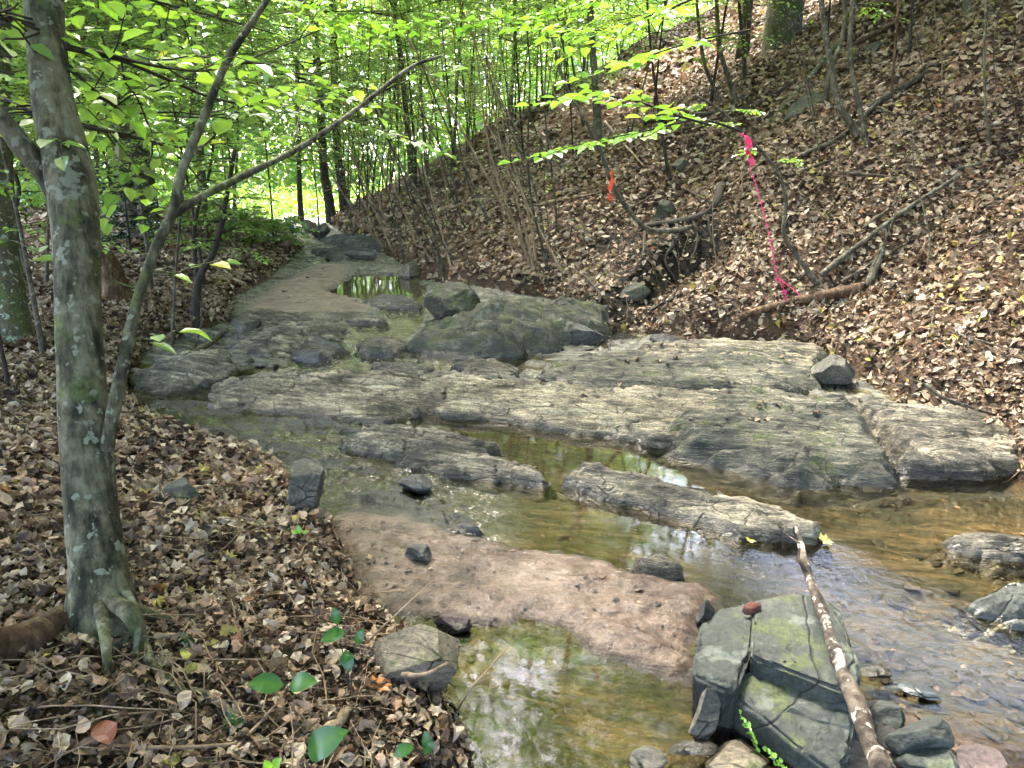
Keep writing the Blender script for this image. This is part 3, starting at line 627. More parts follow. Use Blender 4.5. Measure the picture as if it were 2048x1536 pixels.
def inst(mb, T, pos, xd, nrm, size, rnd, fold=.3, bend=.3, jit=0., rng=None):
    """places one leaf per row of pos into mb"""
    V0, F0 = T; N = len(pos); k = len(V0)
    if N == 0: return
    xd = unit(xd); nrm = unit(nrm - xd * (nrm * xd).sum(1, keepdims=True)); yd = np.cross(nrm, xd)
    fold = np.broadcast_to(fold, (N,)); bend = np.broadcast_to(bend, (N,))
    lx = np.broadcast_to(V0[:, 0], (N, k)); ly = np.broadcast_to(V0[:, 1], (N, k))
    lz = np.abs(ly) * fold[:, None] - (lx ** 2) * bend[:, None]
    if jit: 
        lz = lz + rng.normal(size=(N, k)) * jit; lx = lx + rng.normal(size=(N, k)) * jit * .5; ly = ly + rng.normal(size=(N, k)) * jit * .5
    V = pos[:, None] + size[:, None, None] * (lx[..., None] * xd[:, None] + ly[..., None] * yd[:, None] + lz[..., None] * nrm[:, None])
    off = np.arange(N)[:, None, None] * k
    mb.add(V.reshape(-1, 3), [(f[None] + off).reshape(-1, f.shape[1]) for f in F0], np.repeat(rnd, k))
def normal_at(x, y, e=.03):
    zx = (hgt(x + e, y) - hgt(x - e, y)) / (2 * e); zy = (hgt(x, y + e) - hgt(x, y - e)) / (2 * e)
    n = np.stack([-zx, -zy, np.ones_like(zx)], -1); return unit(n)

# ------------------------------------------------------------------ fallen leaves
BARE = [([(1180, 480), (1300, 440), (1440, 400), (1445, 500), (1400, 540), (1300, 600), (1250, 690), (1150, 680), (1140, 610), (1230, 540)], .75),
        ([(500, 1240), (700, 1190), (770, 1330), (650, 1430), (420, 1350)], .6), ([(180, 1230), (300, 1200), (400, 1350), (540, 1440), (540, 1500), (380, 1440), (250, 1450), (170, 1450)], .65), ([(800, 330), (960, 330), (960, 520), (820, 560), (760, 480)], .45),
        ([(1850, 870), (2048, 860), (2048, 1000), (1880, 990)], .7)]
def litter():
    rng = np.random.default_rng(5)
    def scatter(r0, r1, dens, az0=-42, az1=40):
        a = (R(az1) - R(az0)) * (r1 * r1 - r0 * r0) / 2; n = int(a * dens)
        r = np.sqrt(rng.uniform(r0 * r0, r1 * r1, n)); th = rng.uniform(R(az0), R(az1), n)
        x, y = np.sin(th) * r, np.cos(th) * r; dl, dr = dist_lr(x, y)
        j = .07 * noise(x * 7, y * 7, s=3)
        ok = (np.maximum(dl, dr) + j > .03); ok &= ~((dr > 24))
        return x[ok], y[ok]
    bands = [(.8, 3.2, 3500, T_HI, .038), (3.2, 6.5, 2300, T_MID, .050), (6.5, 11, 1250, T_LOW, .060), (11, 18, 600, T_LOW, .078), (18, 32, 140, T_LOW, .16)]
    for side in (0, 1):
        mb = MB()
        for r0, r1, dens, T, sz in bands:
            x, y = scatter(r0, r1, dens); dl, dr = dist_lr(x, y); ok = (dr > 0) if side else (dl > 0) & (dr <= 0); x, y = x[ok], y[ok]
            z = hgt(x, y); nm = normal_at(x, y)
            px, py, d = to_px(np.stack([x, y, z], -1)); keep = np.ones(len(x), bool)
            for P_, pr in BARE: keep &= ~((sdf(P_, px, py) > 0) & (rng.random(len(x)) < pr))
            dens_n = fbm(x * 1.1, y * 1.1, o=3, s=8); keep &= rng.random(len(x)) < np.clip(1.0 + dens_n * .9, .3, 1)
            keep &= (px > -260) & (px < 2300)
            x, y, z, nm = x[keep], y[keep], z[keep], nm[keep]; n = len(x)
            size = sz * np.minimum(rng.lognormal(0, .45, n), 1.75); 
            tilt = rng.normal(size=(n, 3)) * .44; nrm = unit(nm + tilt)
            th = rng.uniform(0, 6.283, n); xd = np.stack([np.cos(th), np.sin(th), 0 * th], 1); xd = unit(xd - nrm * (xd * nrm).sum(1, keepdims=True))
            lift = rng.random(n) ** 1.5 * .045 + .003 + size * .10
            pos = np.stack([x, y, z], 1) + nm * lift[:, None]
            patch = fbm(x * 1.4, y * 1.4, o=3, s=66)
            rnd = np.minimum(rng.beta(1.45, 1.3, n) + patch * .22 + (.13 if side else .06) - .10 * (lift < .012), .97 + .03 * (rng.random(n) < .25)); rnd = np.clip(rnd, 0, 1)
            
            fold = rng.normal(.28, .45, n); bend = rng.normal(.3, .85, n)
            lob = rng.random(n) < (.10 if r1 < 4 else .2 if r1 < 12 else 0.)
            for T_, mk in ((T, ~lob), (T_LOB, lob)):
                inst(mb, T_, pos[mk], xd[mk], nrm[mk], size[mk] * (1.15 if T_ is T_LOB else 1), rnd[mk], fold[mk], bend[mk], .05, rng)
        x, y = scatter(.8, 5.5, 4200); dl, dr = dist_lr(x, y); ok = (dr > 0) if side else (dl > 0) & (dr <= 0); x, y = x[ok], y[ok]; n = len(x); z = hgt(x, y); nm = normal_at(x, y)
        th = rng.uniform(0, 6.283, n); xd = np.stack([np.cos(th), np.sin(th), 0 * th], 1)
        inst(mb, T_LOW, np.stack([x, y, z], 1) + nm * (.003 + .03 * rng.random(n) ** 2)[:, None], xd, nm + rng.normal(size=(n, 3)) * .5, .011 + .014 * rng.random(n), rng.beta(1.2, 1.6, n) * .9, .3, .6, .08, rng)
        me = mb.mesh('leaf_litter', False)
        tag(link('leaf_litter', me, M['litter']), 'dry tan and brown leaves covering the steep right slope' if side else 'dry brown leaves covering the flat left bank', 'leaf litter', kind='stuff')
    # loose twigs in the litter
    mb = MB()
    for i in range(2400):
        r = rng.uniform(1, 1) * (1 + 11 * rng.random() ** 1.6); th = rng.uniform(R(-40), R(38)); x, y = math.sin(th) * r, math.cos(th) * r
        dl, dr = dist_lr(x, y)
        if max(dl, dr) < -.02: continue
        L_ = rng.uniform(.08, .45); a = rng.uniform(0, 6.28); k = 5; t = np.linspace(-.5, .5, k) * L_
        X = x + np.cos(a) * t + rng.normal(size=k) * .012; Y = y + np.sin(a) * t + rng.normal(size=k) * .012
        Z = hgt(X, Y) + .035 + rng.uniform(-.01, .05) * (t / L_ + .5)
        mb.add(*tube(np.stack([X, Y, Z], 1), np.linspace(1, .5, k) * rng.uniform(.0012, .004), 4), rng.random())
    tag(link('twig_litter', mb.mesh('twig_litter'), M['wood_pale']), 'thin broken twigs lying scattered through the fallen leaves', 'twigs', kind='stuff')
litter()
def sunken():
    rng = np.random.default_rng(15); mb = MB(); px = rng.uniform(640, 2048, 900); py = rng.uniform(830, 1536, 900); P_ = np.array([PL(a, b) for a, b in zip(px, py)]); x, y = P_[:, 0], P_[:, 1]
    dl, dr = dist_lr(x, y); ok = (np.maximum(dl, dr) < -.03) & (fbm(x * 2, y * 2, o=2, s=7) > -.05); x, y = x[ok], y[ok]; n = len(x); th = rng.uniform(0, 6.28, n)
    inst(mb, T_MID, np.stack([x, y, hgt(x, y) + .004], 1), np.stack([np.cos(th), np.sin(th), 0 * th], 1), rng.normal(size=(n, 3)) * .15 + [0, 0, 1], rng.uniform(.012, .055, n) , rng.beta(1.2, 2.2, n) * .8, .1, .3, .05, rng)
    tag(link('sunken_leaves', mb.mesh('sunken_leaves', False), M['litter']), 'dark soaked leaves and bits lying on the stream bed and mud bar', 'leaf litter', kind='stuff')
sunken()

# ------------------------------------------------------------------ sticks, logs
def gpath(pix, lift=.02, n=24, mode='G'):
    pts = []
    for q in pix:
        if len(q) == 3: pts.append(PD(q[0], q[1], q[2]))
        else: p = G(q[0], q[1]).copy(); p[2] += lift; pts.append(p)
    return smooth_path(pts, n)
def stick(name, label, pix, r0, r1, m='bark', lift=.02, k=8, nz=.25, cat='stick', group=None, side=0, seed=1, n=26):
    P_ = gpath(pix, lift, n); s = np.mean([to_px(p)[2] for p in P_]) / FPX
    mb = MB(); rr = np.linspace(r0, r1, n) * s; rng = np.random.default_rng(seed)
    P_ = P_ + np.stack([noise(np.arange(n) * .35 * 26 / n, np.full(n, .5 + q), s=seed + q) for q in range(3)], 1) * rr[:, None] * .5
    mb.add(*tube(P_, rr, k, nz, 1.2 / max(rr.max(), 1e-4) * .3, seed))
    for j in range(side):
        i = rng.integers(3, n - 3); d = unit(rng.normal(size=3) + np.array([0, 0, .4])); L_ = rr[i] * rng.uniform(6, 22)
        q = P_[i] + d * np.linspace(0, 1, 5)[:, None] * L_ + rng.normal(size=(5, 3)) * L_ * .04; mb.add(*tube(q, np.linspace(rr[i] * .45, rr[i] * .15, 5), 5))
    return tag(link(name, mb.mesh(name), M[m]), label, cat, group)
stick('dead_branch', 'mottled dead branch resting over the big green slab with its tip over the pool',
      [(1765, 1560, 1.75), (1735, 1470, 1.92), (1700, 1380, 2.1), (1665, 1290, 2.3), (1640, 1215, 2.48), (1618, 1150, 2.7), (1602, 1090, 2.95), (1590, 1052, 3.15)], 17, 7, 'branch_mottled', k=18, nz=.6, side=2, seed=4, n=90, cat='branch')
stick('dead_branch', 'bent grey branch leaning from the left bank onto the grey ledge', [(262, 768), (330, 742), (400, 708), (440, 680), (456, 668)], 7, 4, 'bark', .05, cat='branch', side=3)
stick('log', 'rotten brown log lying across the slope below the pink ribbon', [(1478, 645), (1560, 618), (1640, 602), (1725, 588)], 7, 12, 'wood_rot', .05, k=12, nz=.4, cat='log')
stick('dead_branch', 'long straight brown pole leaning up the slope from the rotten log', [(1640, 570), (1700, 520), (1800, 445), (1915, 372)], 6, 3.5, 'bark', .10, cat='branch')
stick('stick', 'short broken stub standing above the rotten log', [(1735, 585), (1755, 530), (1768, 500)], 9, 6, 'bark', .06)
stick('stick', 'short pale brown stick lying on the long tan ledge', [(812, 776, 6.9), (850, 772, 6.85), (884, 768, 6.82)], 5, 4, 'wood_pale')
stick('stick', 'thin dark twig lying across the long tan ledge', [(876, 775, 6.8), (900, 800, 6.4), (932, 832, 6.0)], 1.5, 1.2, 'bark_dark')
stick('stick', 'dark root stick lying along the tan shelf', [(1228, 724, 7.6), (1300, 722, 7.5), (1392, 720, 7.4)], 4, 3, 'bark_dark')
stick('stick', 'upright forked twig caught in the shallows below the mossy boulder', [(1075, 708, 7.9), (1078, 680, 7.9), (1074, 645, 7.9)], 4, 2.5, 'wood_pale', side=2)
stick('stick', 'slanting twig caught beside the upright twig', [(1072, 708, 7.85), (1050, 690, 7.9), (1032, 672, 7.9)], 3, 1.5, 'bark_dark', side=2)
stick('stick', 'slender tan reed bending out over the near pool', [(905, 1450), (940, 1380, 2.35), (975, 1340, 2.4), (1012, 1298, 2.5)], 2.5, 1.5, 'wood_pale')
stick('stick', 'straight dry twig slanting across the brown corner rock', [(730, 1300), (790, 1230, 2.5), (868, 1160, 2.6)], 2, 1.2, 'wood_pale')
stick('stick', 'short pale stick lying on the brown corner rock', [(805, 1350, 2.25), (850, 1348, 2.2), (895, 1328, 2.2)], 5, 3.5, 'wood_pale')
stick('stick', 'curved stick standing among leaves below the mossy stone', [(632, 1115), (640, 1150), (655, 1190)], 4, 4, 'bark', .04)
stick('log', 'rotten split log resting against the base of the large tree', [(-60, 1352), (30, 1318), (110, 1280), (185, 1240)], 42, 22, 'wood_rot', .05, k=48, nz=.35, cat='log', n=110)
stick('stick', 'thin pale stick lying in front of the tree roots', [(470, 1536), (520, 1478), (572, 1420)], 3.5, 2.5, 'wood_pale', .05)
stick('stick', 'thick stub of dead wood poking from the near leaves', [(655, 1490), (680, 1462), (700, 1446)], 13, 10, 'wood_pale', .04)
stick('stick', 'pale root like stick crossing the near leaves', [(300, 1530), (420, 1525), (540, 1512)], 4, 3, 'wood_pale', .05)
stick('stick', 'short peeled stick on the bare soil by the roots', [(310, 1290), (350, 1288), (385, 1292)], 6, 5, 'wood_pale', .03)
stick('dead_branch', 'mossy fallen branch lying below the mossy tree on the slope', [(1540, 255), (1620, 160), (1680, 90)], 6, 5, 'bark_moss', .05, cat='branch')
stick('dead_branch', 'brown fallen pole high on the slope right of the mossy tree', [(1700, 105), (1790, 55), (1880, 0)], 5, 4, 'wood_rot', .08, cat='branch')
stick('dead_branch', 'dark fallen branch running up the slope above the leaning saplings', [(1720, 235), (1840, 160), (1980, 60)], 8, 5, 'bark_dark', .04, cat='branch')
stick('dead_branch', 'flaking short log lying above the slanting mossy slab', [(1610, 135), (1670, 142), (1720, 145)], 7, 5, 'wood_rot', .06, cat='branch')
stick('dead_branch', 'dark branch lying across the slope toward the pink ribbon knot', [(1290, 250), (1400, 236), (1500, 225), (1590, 170)], 5, 4, 'bark_dark', .05, cat='branch')
stick('dead_branch', 'thin grey branch on the slope behind the leaning saplings', [(1600, 325), (1680, 285), (1770, 205)], 4, 4, 'bark', .08, cat='branch')
stick('dead_branch', 'twisted black log at the top of the dark seep', [(1290, 462), (1380, 448), (1430, 420), (1445, 380)], 6, 9, 'bark_dark', .06, cat='branch')
for i, (a, b, c) in enumerate([((1850, 770), (1900, 800), (1990, 830)), ((1900, 905), (1960, 900), (2060, 850)), ((1930, 910), (1980, 950), (2060, 1000)), ((1940, 1010), (1990, 980), (2040, 930))]):
    d = G(2000, 850); dd = to_px(d)[2]
    stick('root', ['pale root running down the bank edge above the tan block', 'grey root reaching out over the tan block', 'forked pale root hanging at the bank corner', 'thin root crossing the sandy pool corner'][i], [(a[0], a[1], dd - .1), (b[0], b[1], dd - .15), (c[0], c[1], dd)], 4, 3, 'bark', cat='root', side=6, seed=i + 3)
for i, q in enumerate([[(1330, 455), (1345, 490), (1330, 530), (1350, 570)], [(1385, 445), (1395, 490), (1380, 540)], [(1415, 440), (1425, 490), (1445, 530)], [(1290, 470), (1285, 520), (1262, 560)], [(1360, 600), (1320, 620), (1285, 640)], [(1170, 560), (1200, 600), (1190, 640)]]):
    stick('root', ['long', 'knotted', 'thin', 'crooked', 'short', 'low'][i] + ' dark root hanging in the wet hollow of the slope', q, 4, 2, 'bark_dark', .06, cat='root', side=4, seed=40 + i, group='roots hanging in the wet hollow')
rng = np.random.default_rng(12)
for i in range(34):
    px, py = rng.uniform(880, 2040), rng.uniform(120, 700); g = G(px, py); dl_, dr_ = dist_lr(g[0], g[1])
    if dr_ < .4: continue
    a = rng.uniform(.1, .9) * (1 if rng.random() < .8 else -1); L_ = rng.uniform(60, 190)
    q = [(px, py), (px + L_ * .5 * math.cos(a), py - L_ * .5 * math.sin(a)), (px + L_ * math.cos(a), py - L_ * math.sin(a))]
    if q[2][0] > 2080 or q[2][1] < 0: continue
    stick('stick', ['grey', 'pale peeled', 'dark'][i % 3] + ' fallen stick among leaves ' + ('left of' if px < 1200 else 'below' if px < 1480 else 'right of') + (' the orange ribbon' if px < 1400 else ' the pink ribbon') + (', high on the slope' if py < 300 else ''), q, rng.uniform(1.5, 4), 1.5, ['bark', 'wood_pale', 'bark_dark'][i % 3], .06, k=6, group='fallen sticks scattered over the right slope', seed=i)

# ------------------------------------------------------------------ trees
def spray_leaves(L, rng, path, n, ls, droop=.15, flat=.25):
    """alternate leaves along a twig, held flat"""
    path = np.asarray(path)
    for i in range(n):
        t = (i + .6) / n * (len(path) - 1); k = min(int(t), len(path) - 2); f = t - k
        p = path[k] * (1 - f) + path[k + 1] * f; d = path[k + 1] - path[k]; d = d / (np.linalg.norm(d) + 1e-9)
        s = 1 if i % 2 else -1; side = np.cross([0, 0, 1.], d); side /= np.linalg.norm(side) + 1e-9
        if i == n - 1: xd = d
        else: xd = d * .65 + side * s * .8
        xd = xd + np.array([0, 0, -droop]) + rng.normal(size=3) * .14; xd /= np.linalg.norm(xd)
        sz = ls * rng.uniform(.7, 1.2)
        L.append((p + xd * sz * .55, xd, np.array([0, 0, 1.]) + rng.normal(size=3) * flat, sz, rng.random()))
def leaf_mesh(name, L, T=T_WIDE, fold=.25, bend=.35, bias=0.):
    mb = MB(); pos, xd, nm, sz, rn = (np.array([l[i] for l in L]) for i in range(5))
    inst(mb, T, pos, xd, nm, sz, np.clip(rn + bias, 0, 1), fold, bend); return mb.mesh(name, False)
def grow(rng, P_, r0, r1, br, ls, zmin, length, k=8, updir=.25, twigs=5, per=6, azr=None, flat=.25, nz=.12):
    """trunk along P_, br side branches above height zmin; returns wood MB, leaf list"""
    mb = MB(); n = len(P_); rad = np.linspace(r0, r1, n) * (1 + .6 * np.exp(-np.linspace(0, 12, n) * 1.6)); mb.add(*tube(P_, rad, k, nz, 1 / max(r0, .02) * .5, rng.integers(99)))
    L = []; zs = P_[:, 2]; idx = np.where(zs - zs[0] >= zmin)[0]
    if len(idx) == 0: return mb, L
    az = rng.uniform(0, 6.28)
    for b in range(br):
        i = idx[int(len(idx) * (b + rng.random() * .8) / (br + .1)) % len(idx)]; az += 2.4 + rng.normal() * .4
        if azr: az_ = rng.uniform(*azr)
        else: az_ = az
        ll = length * rng.uniform(.6, 1.15) * (1 - .45 * (i - idx[0]) / max(1, len(idx)))
        d = np.array([math.cos(az_), math.sin(az_), updir + rng.normal() * .12]); m = 7; t = np.linspace(0, 1, m)[:, None]
        q = P_[i] + d * ll * t + np.array([0, 0, -1.]) * ll * .22 * t ** 2 + rng.normal(size=(m, 3)) * ll * .025 * t
        rb = min(rad[i] * .45, .006 + ll * .012); mb.add(*tube(q, np.linspace(rb, .0025, m), 5))
        for w in range(twigs):
            tt = .22 + .78 * (w + rng.random() * .6) / twigs; j = min(int(tt * (m - 1)), m - 2); f = tt * (m - 1) - j
            p = q[j] * (1 - f) + q[j + 1] * f; bd = unit(q[j + 1] - q[j]); sd_ = np.cross([0, 0, 1.], bd); sd_ /= np.linalg.norm(sd_) + 1e-9
            s = 1 if w % 2 else -1; td = bd * .7 + sd_ * s * rng.uniform(.5, 1.1) + np.array([0, 0, rng.normal() * .1]); td = unit(td); tl = ll * rng.uniform(.22, .42)
            g = p + td * tl * np.linspace(0, 1, 5)[:, None] + np.array([0, 0, -1.]) * tl * .15 * (np.linspace(0, 1, 5)[:, None] ** 2) + rng.normal(size=(5, 3)) * tl * .02
            mb.add(*tube(g, np.linspace(.003, .0012, 5), 3, cap=False)); spray_leaves(L, rng, g, per, ls, flat=flat)
        spray_leaves(L, rng, q[3:], per, ls, flat=flat)
    return mb, L
def tree(name, label, cat, rng, P_, r0, r1, br, ls, zmin, length, wood='bark', leafm='leaf', group=None, T=T_WIDE, bias=0., **kw):
    base = P_[0]; e = empty(name, tuple(base)); tag(e, label, cat, group)
    mb, L = grow(rng, P_ - base, r0, r1, br, ls, zmin, length, **kw)
    link('trunk', mb.mesh('trunk'), M[wood], e)
    if L: link('crown', leaf_mesh('crown', L, T, bias=bias), M[leafm], e)
    return e
def px_path(base_px, rest, n=30, dd=0., deep=20):
    """base on the ground, rest at the same depth (drifting by dd)"""
    g = G(*base_px); d = to_px(g)[2]; g = g - np.array([0, 0, .03 + deep * d / FPX]); pts = [g]
    for i, q in enumerate(rest): pts.append(PD(q[0], q[1], (q[2] if len(q) > 2 else d + dd * (i + 1) / len(rest))))
    return smooth_path(pts, n), d
rng = np.random.default_rng(3)

# the large tree in front
def big_tree():
    e = empty('tree', tuple(G(205, 1262))); base = np.array(e.location[:])
    tag(e, 'large lichen spotted tree with exposed roots standing close on the left bank', 'tree')
    d = to_px(base)[2]
    cen = [(212, 1340, 96), (207, 1280, 80), (203, 1215, 66), (196, 1140, 55), (186, 1040, 51), (182, 1000, 50), (172, 880, 49), (162, 740, 43), (158, 600, 41), (155, 480, 42), (145, 380, 46), (125, 290, 43), (105, 200, 38), (93, 100, 36), (88, 0, 36), (90, -150, 34), (100, -400, 30), (110, -800, 24), (90, -1500, 16)]
    C = smooth_path([PD(x, y, d + .0 * i) for i, (x, y, w) in enumerate(cen)], 150); W = smooth_path([(w, 0, 0) for _, _, w in cen], 150)[:, 0] * d / FPX
    mb = MB(); V, F = tube(C - base, W, 48, .13, 5, 3); mb.add(V, F)
    tr = link('trunk', mb.mesh('trunk'), M['bark_big'], e)
    rts = [([(215, 1200, d - .05), (262, 1230, d - .12), (285, 1290, d - .17), (300, 1330, d - .2), (345, 1375, d - .25), (400, 1400, d - .3)], 30, 7),
           ([(250, 1180, d - .04), (275, 1235, d - .1), (272, 1320, d - .14), (268, 1370, d - .2)], 15, 6),
           ([(200, 1210, d - .08), (212, 1290, d - .22), (215, 1370, d - .3), (200, 1440, d - .37)], 20, 6),
           ([(160, 1210, d - .02), (140, 1260, d - .08), (100, 1310, d - .16)], 26, 12),
           ([(260, 1215, d), (330, 1240, d + .1), (400, 1248, d + .15)], 24, 8),
           ([(350, 1385, d - .28), (420, 1400, d - .32), (470, 1440, d - .38), (520, 1470, d - .4)], 16, 8)]
    for i, (q, a, b) in enumerate(rts):
        pts = []
        for j, (x, y, dd) in enumerate(q):
            p = PD(x, y, dd); h = float(hgt(p[0], p[1]))
            if j >= 2 or i == 5:
                p2 = G(x, y).copy(); p = p2 + np.array([0, 0, .012])
            pts.append(p)
        pp = smooth_path(pts, 40); rr = np.linspace(a, b, 40) * d / FPX * .62
        m2 = MB(); m2.add(*tube(pp - base, rr, 16, .25, 9, 7 + i)); link('root', m2.mesh('root'), M['bark_big'], e)
    def br(pix, a, b, nm='branch', leaves=0, ls=.085, tw=0, seed=0, m='bark_big', k=14):
        pts = [PD(*q) for q in pix]; pp = smooth_path(pts, 60); m2 = MB(); rg = np.random.default_rng(seed)
        rr = np.linspace(a, b, 60) * np.mean([q[2] for q in pix]) / FPX
        m2.add(*tube(pp - base, rr, k, .2, 12, seed)); L = []
        for i in range(tw):
            j = rg.integers(12, 58); t_ = unit(pp[j] - pp[j - 1]); dr_ = unit(t_ * .5 + rg.normal(size=3) * np.array([.8, .9, .3])); ll = rg.uniform(.25, .8)
            g = pp[j] - base + dr_ * ll * np.linspace(0, 1, 7)[:, None] + rg.normal(size=(7, 3)) * .012; m2.add(*tube(g, np.linspace(.004, .0012, 7), 4))
            if leaves: spray_leaves(L, rg, g[1:], leaves, ls)
        o = link(nm, m2.mesh(nm), M[m], e)
        if L: link('foliage', leaf_mesh('foliage', L), M['leaf'], o)
    br([(212, 900, d - .02), (225, 830, d - .02), (248, 720, d), (275, 600, d + .05), (310, 500, d + .08), (345, 425, d + .1), (365, 340, d + .12), (410, 230, d + .15), (455, 120, d + .2), (500, 50, d + .25), (540, -10, d + .3), (620, -140, d + .4)], 13, 5.5, seed=11, tw=5, leaves=4)
    br([(345, 430, d + .1), (400, 395, d + .15), (500, 345, d + .3), (600, 295, d + .45), (700, 228, d + .6), (780, 165, d + .75), (830, 130, d + .85), (882, 112, d + .95)], 7.5, 3.5, seed=12, tw=2, leaves=3)
    br([(125, 400, d), (95, 350, d), (50, 300, d - .05), (5, 240, d - .1), (-60, 180, d - .15), (-200, 60, d - .2)], 26, 15, seed=13)
    for i, q in enumerate([[(130, 88, d), (220, 110, d + .3), (330, 135, d + .6), (420, 140, d + .9), (520, 110, d + 1.2), (640, 60, d + 1.5)],
                           [(130, 95, d), (240, 120, d + .4), (350, 165, d + .8), (440, 200, d + 1.2), (560, 215, d + 1.7), (680, 190, d + 2.)],
                           [(135, 130, d), (200, 190, d + .4), (260, 225, d + .8), (360, 225, d + 1.2), (480, 240, d + 1.6)],
                           [(100, 60, d), (40, 40, d - .1), (-40, 20, d - .2)], [(98, 70, d), (30, 50, d + .2), (-60, 48, d + .3)],
                           [(150, 250, d), (250, 270, d + .5), (340, 300, d + 1.), (420, 380, d + 1.5)],
                           [(120, 230, d), (60, 220, d + .3), (-20, 180, d + .6)],
                           [(90, 10, d), (200, -20, d + .6), (380, 20, d + 1.4), (560, 70, d + 2.2)]]):
        br(q, 4, 1.6, seed=30 + i, tw=11, leaves=7, m='bark_dark', k=6)
big_tree()

# trunks the photograph shows by themselves
def stem(name, label, base_px, rest, rpx, rtop, m='bark', br=0, ls=.07, zmin=1., length=.8, cat='tree', group=None, seed=1, dd=0., leafm='leaf', k=12, twigs=5, per=6, n=30, nz=.12):
    P_, d = px_path(base_px, rest, n, dd, rpx * 1.8); s = d / FPX
    return tree(name, label, cat, np.random.default_rng(seed), P_, rpx * s, rtop * s, br, ls, zmin, length, m, leafm, group, k=k, twigs=twigs, per=per, nz=nz)
stem('tree', 'mossy trunk with flared base at the left margin of the photo', (28, 680), [(22, 640), (10, 560), (-2, 470), (-10, 300), (-10, 0), (-10, -400)], 34, 26, 'bark_moss', k=20, br=14, zmin=3, length=1.6, seed=5)
stem('tree', 'thick grey trunk behind the holly bush', (300, 480), [(292, 380), (275, 280), (262, 180), (250, 60), (240, -100), (220, -600)], 20, 18, 'bark', k=16, br=22, ls=.09, zmin=5, length=3.2, seed=6, nz=.2)
stem('tree', 'thick twin trunk leaning left of the grey trunk', (275, 478), [(258, 380), (250, 280), (248, 180), (240, 60), (235, -100), (230, -600)], 20, 15, 'bark', k=16, br=18, ls=.09, zmin=5, length=3., seed=7, nz=.2)
stem('tree_stump', 'leaning broken stump with roots on the left bank', (240, 600), [(225, 560), (205, 520), (190, 500)], 24, 22, 'wood_rot', k=18, seed=8, cat='tree stump', nz=.3)
stem('tree', 'mossy grey trunk with spreading roots high on the slope', (1562, 95), [(1565, 60), (1570, 20), (1580, -60), (1590, -300), (1600, -900)], 36, 32, 'bark_moss', k=20, br=30, ls=.1, zmin=3, length=3.5, seed=9)
stem('tree', 'dark trunk standing on the far bank above the creek', (665, 440), [(655, 380), (648, 340), (640, 200), (630, 60), (620, -300)], 10, 7, 'bark_dark', br=40, ls=.14, zmin=4, length=4, seed=10)
stem('tree', 'pair of dark trunks left one behind the far bank', (690, 425), [(685, 380), (675, 300), (668, 100), (660, -200)], 10, 7, 'bark_dark', br=20, ls=.1, zmin=3, length=3, seed=14)
stem('tree', 'slim black trunk rising beside the far upright stone', (602, 440), [(600, 400), (598, 345), (596, 200), (590, -100)], 6, 4, 'bark_dark', br=16, ls=.1, zmin=2, length=2.4, seed=15)
stem('tree', 'dark leaning trunk where the sapling thicket meets the slope', (952, 265), [(940, 200), (930, 120), (920, 30), (905, -100), (880, -500), (860, -1200)], 12, 6, 'bark_dark', br=60, ls=.13, zmin=4.5, length=5, seed=16)
stem('tree', 'grey trunk rising from the skyline of the slope', (1112, 180), [(1108, 120), (1102, 40), (1095, -60), (1080, -500), (1070, -1200)], 10, 5, 'bark', br=50, ls=.13, zmin=4, length=4.5, seed=17)
stem('tree', 'straight grey trunk on the slope behind the hanging green sprays', (1198, 300), [(1195, 240), (1190, 160), (1182, 60), (1180, -60), (1170, -500), (1160, -1300)], 9, 5, 'bark', br=50, ls=.12, zmin=3.2, length=4., seed=18)
stem('tree', 'grey trunk near the skyline at the top of the photo', (1285, 80), [(1284, 40), (1282, -20), (1278, -200)], 14, 12, 'bark', br=18, ls=.1, zmin=2, length=2.6, seed=19)
stem('sapling', 'curved sapling on the slope with a hooked base', (1728, 272), [(1700, 245), (1676, 205), (1662, 130), (1650, 60), (1640, -20), (1620, -200)], 8.5, 4, 'bark', cat='sapling', seed=20, br=4, zmin=2, length=.9)
stem('sapling', 'forked pale sapling beside the hooked one', (1738, 290), [(1720, 220), (1705, 150), (1700, 90), (1705, 20), (1712, -60)], 5.5, 4.5, 'bark', cat='sapling', seed=21, br=3, zmin=1.6, length=.8)
stem('sapling', 'thin pale sapling crossing in front of the slanting slab', (1650, 215), [(1658, 150), (1680, 90), (1690, 30), (1680, -60)], 5, 4, 'bark', cat='sapling', seed=22)
stem('sapling', 'thin reddish sapling standing alone on the upper slope', (1782, 205), [(1788, 120), (1795, 40), (1797, -60)], 3, 2, 'wood_rot', cat='sapling', seed=23)
stem('sapling', 'thin bent sapling leaning at the upper left of the slope', (1478, 205), [(1455, 150), (1438, 90), (1434, 20), (1430, -80)], 5, 4, 'bark', cat='sapling', seed=24, br=5, zmin=.8, length=.6)
stem('sapling', 'upright sapling just left of the leaning thin one', (1450, 210), [(1430, 180), (1410, 130), (1398, 60), (1390, -60)], 4, 3, 'bark', cat='sapling', seed=25, br=5, zmin=.8, length=.6)
stem('sapling', 'dark sapling behind the leaning pair on the slope', (1490, 160), [(1488, 100), (1480, 30), (1476, -60)], 4, 3, 'bark_dark', cat='sapling', seed=26)
stem('sapling', 'slender sapling at the right of the slope near the margin', (1985, 300), [(1972, 220), (1968, 100), (1975, -40)], 3, 2, 'bark', cat='sapling', seed=27)
stem('sapling', 'small trunk base at the top right of the slope', (1945, 32), [(1932, 10), (1925, -30), (1915, -300)], 9, 7, 'bark_moss', cat='sapling', seed=28)
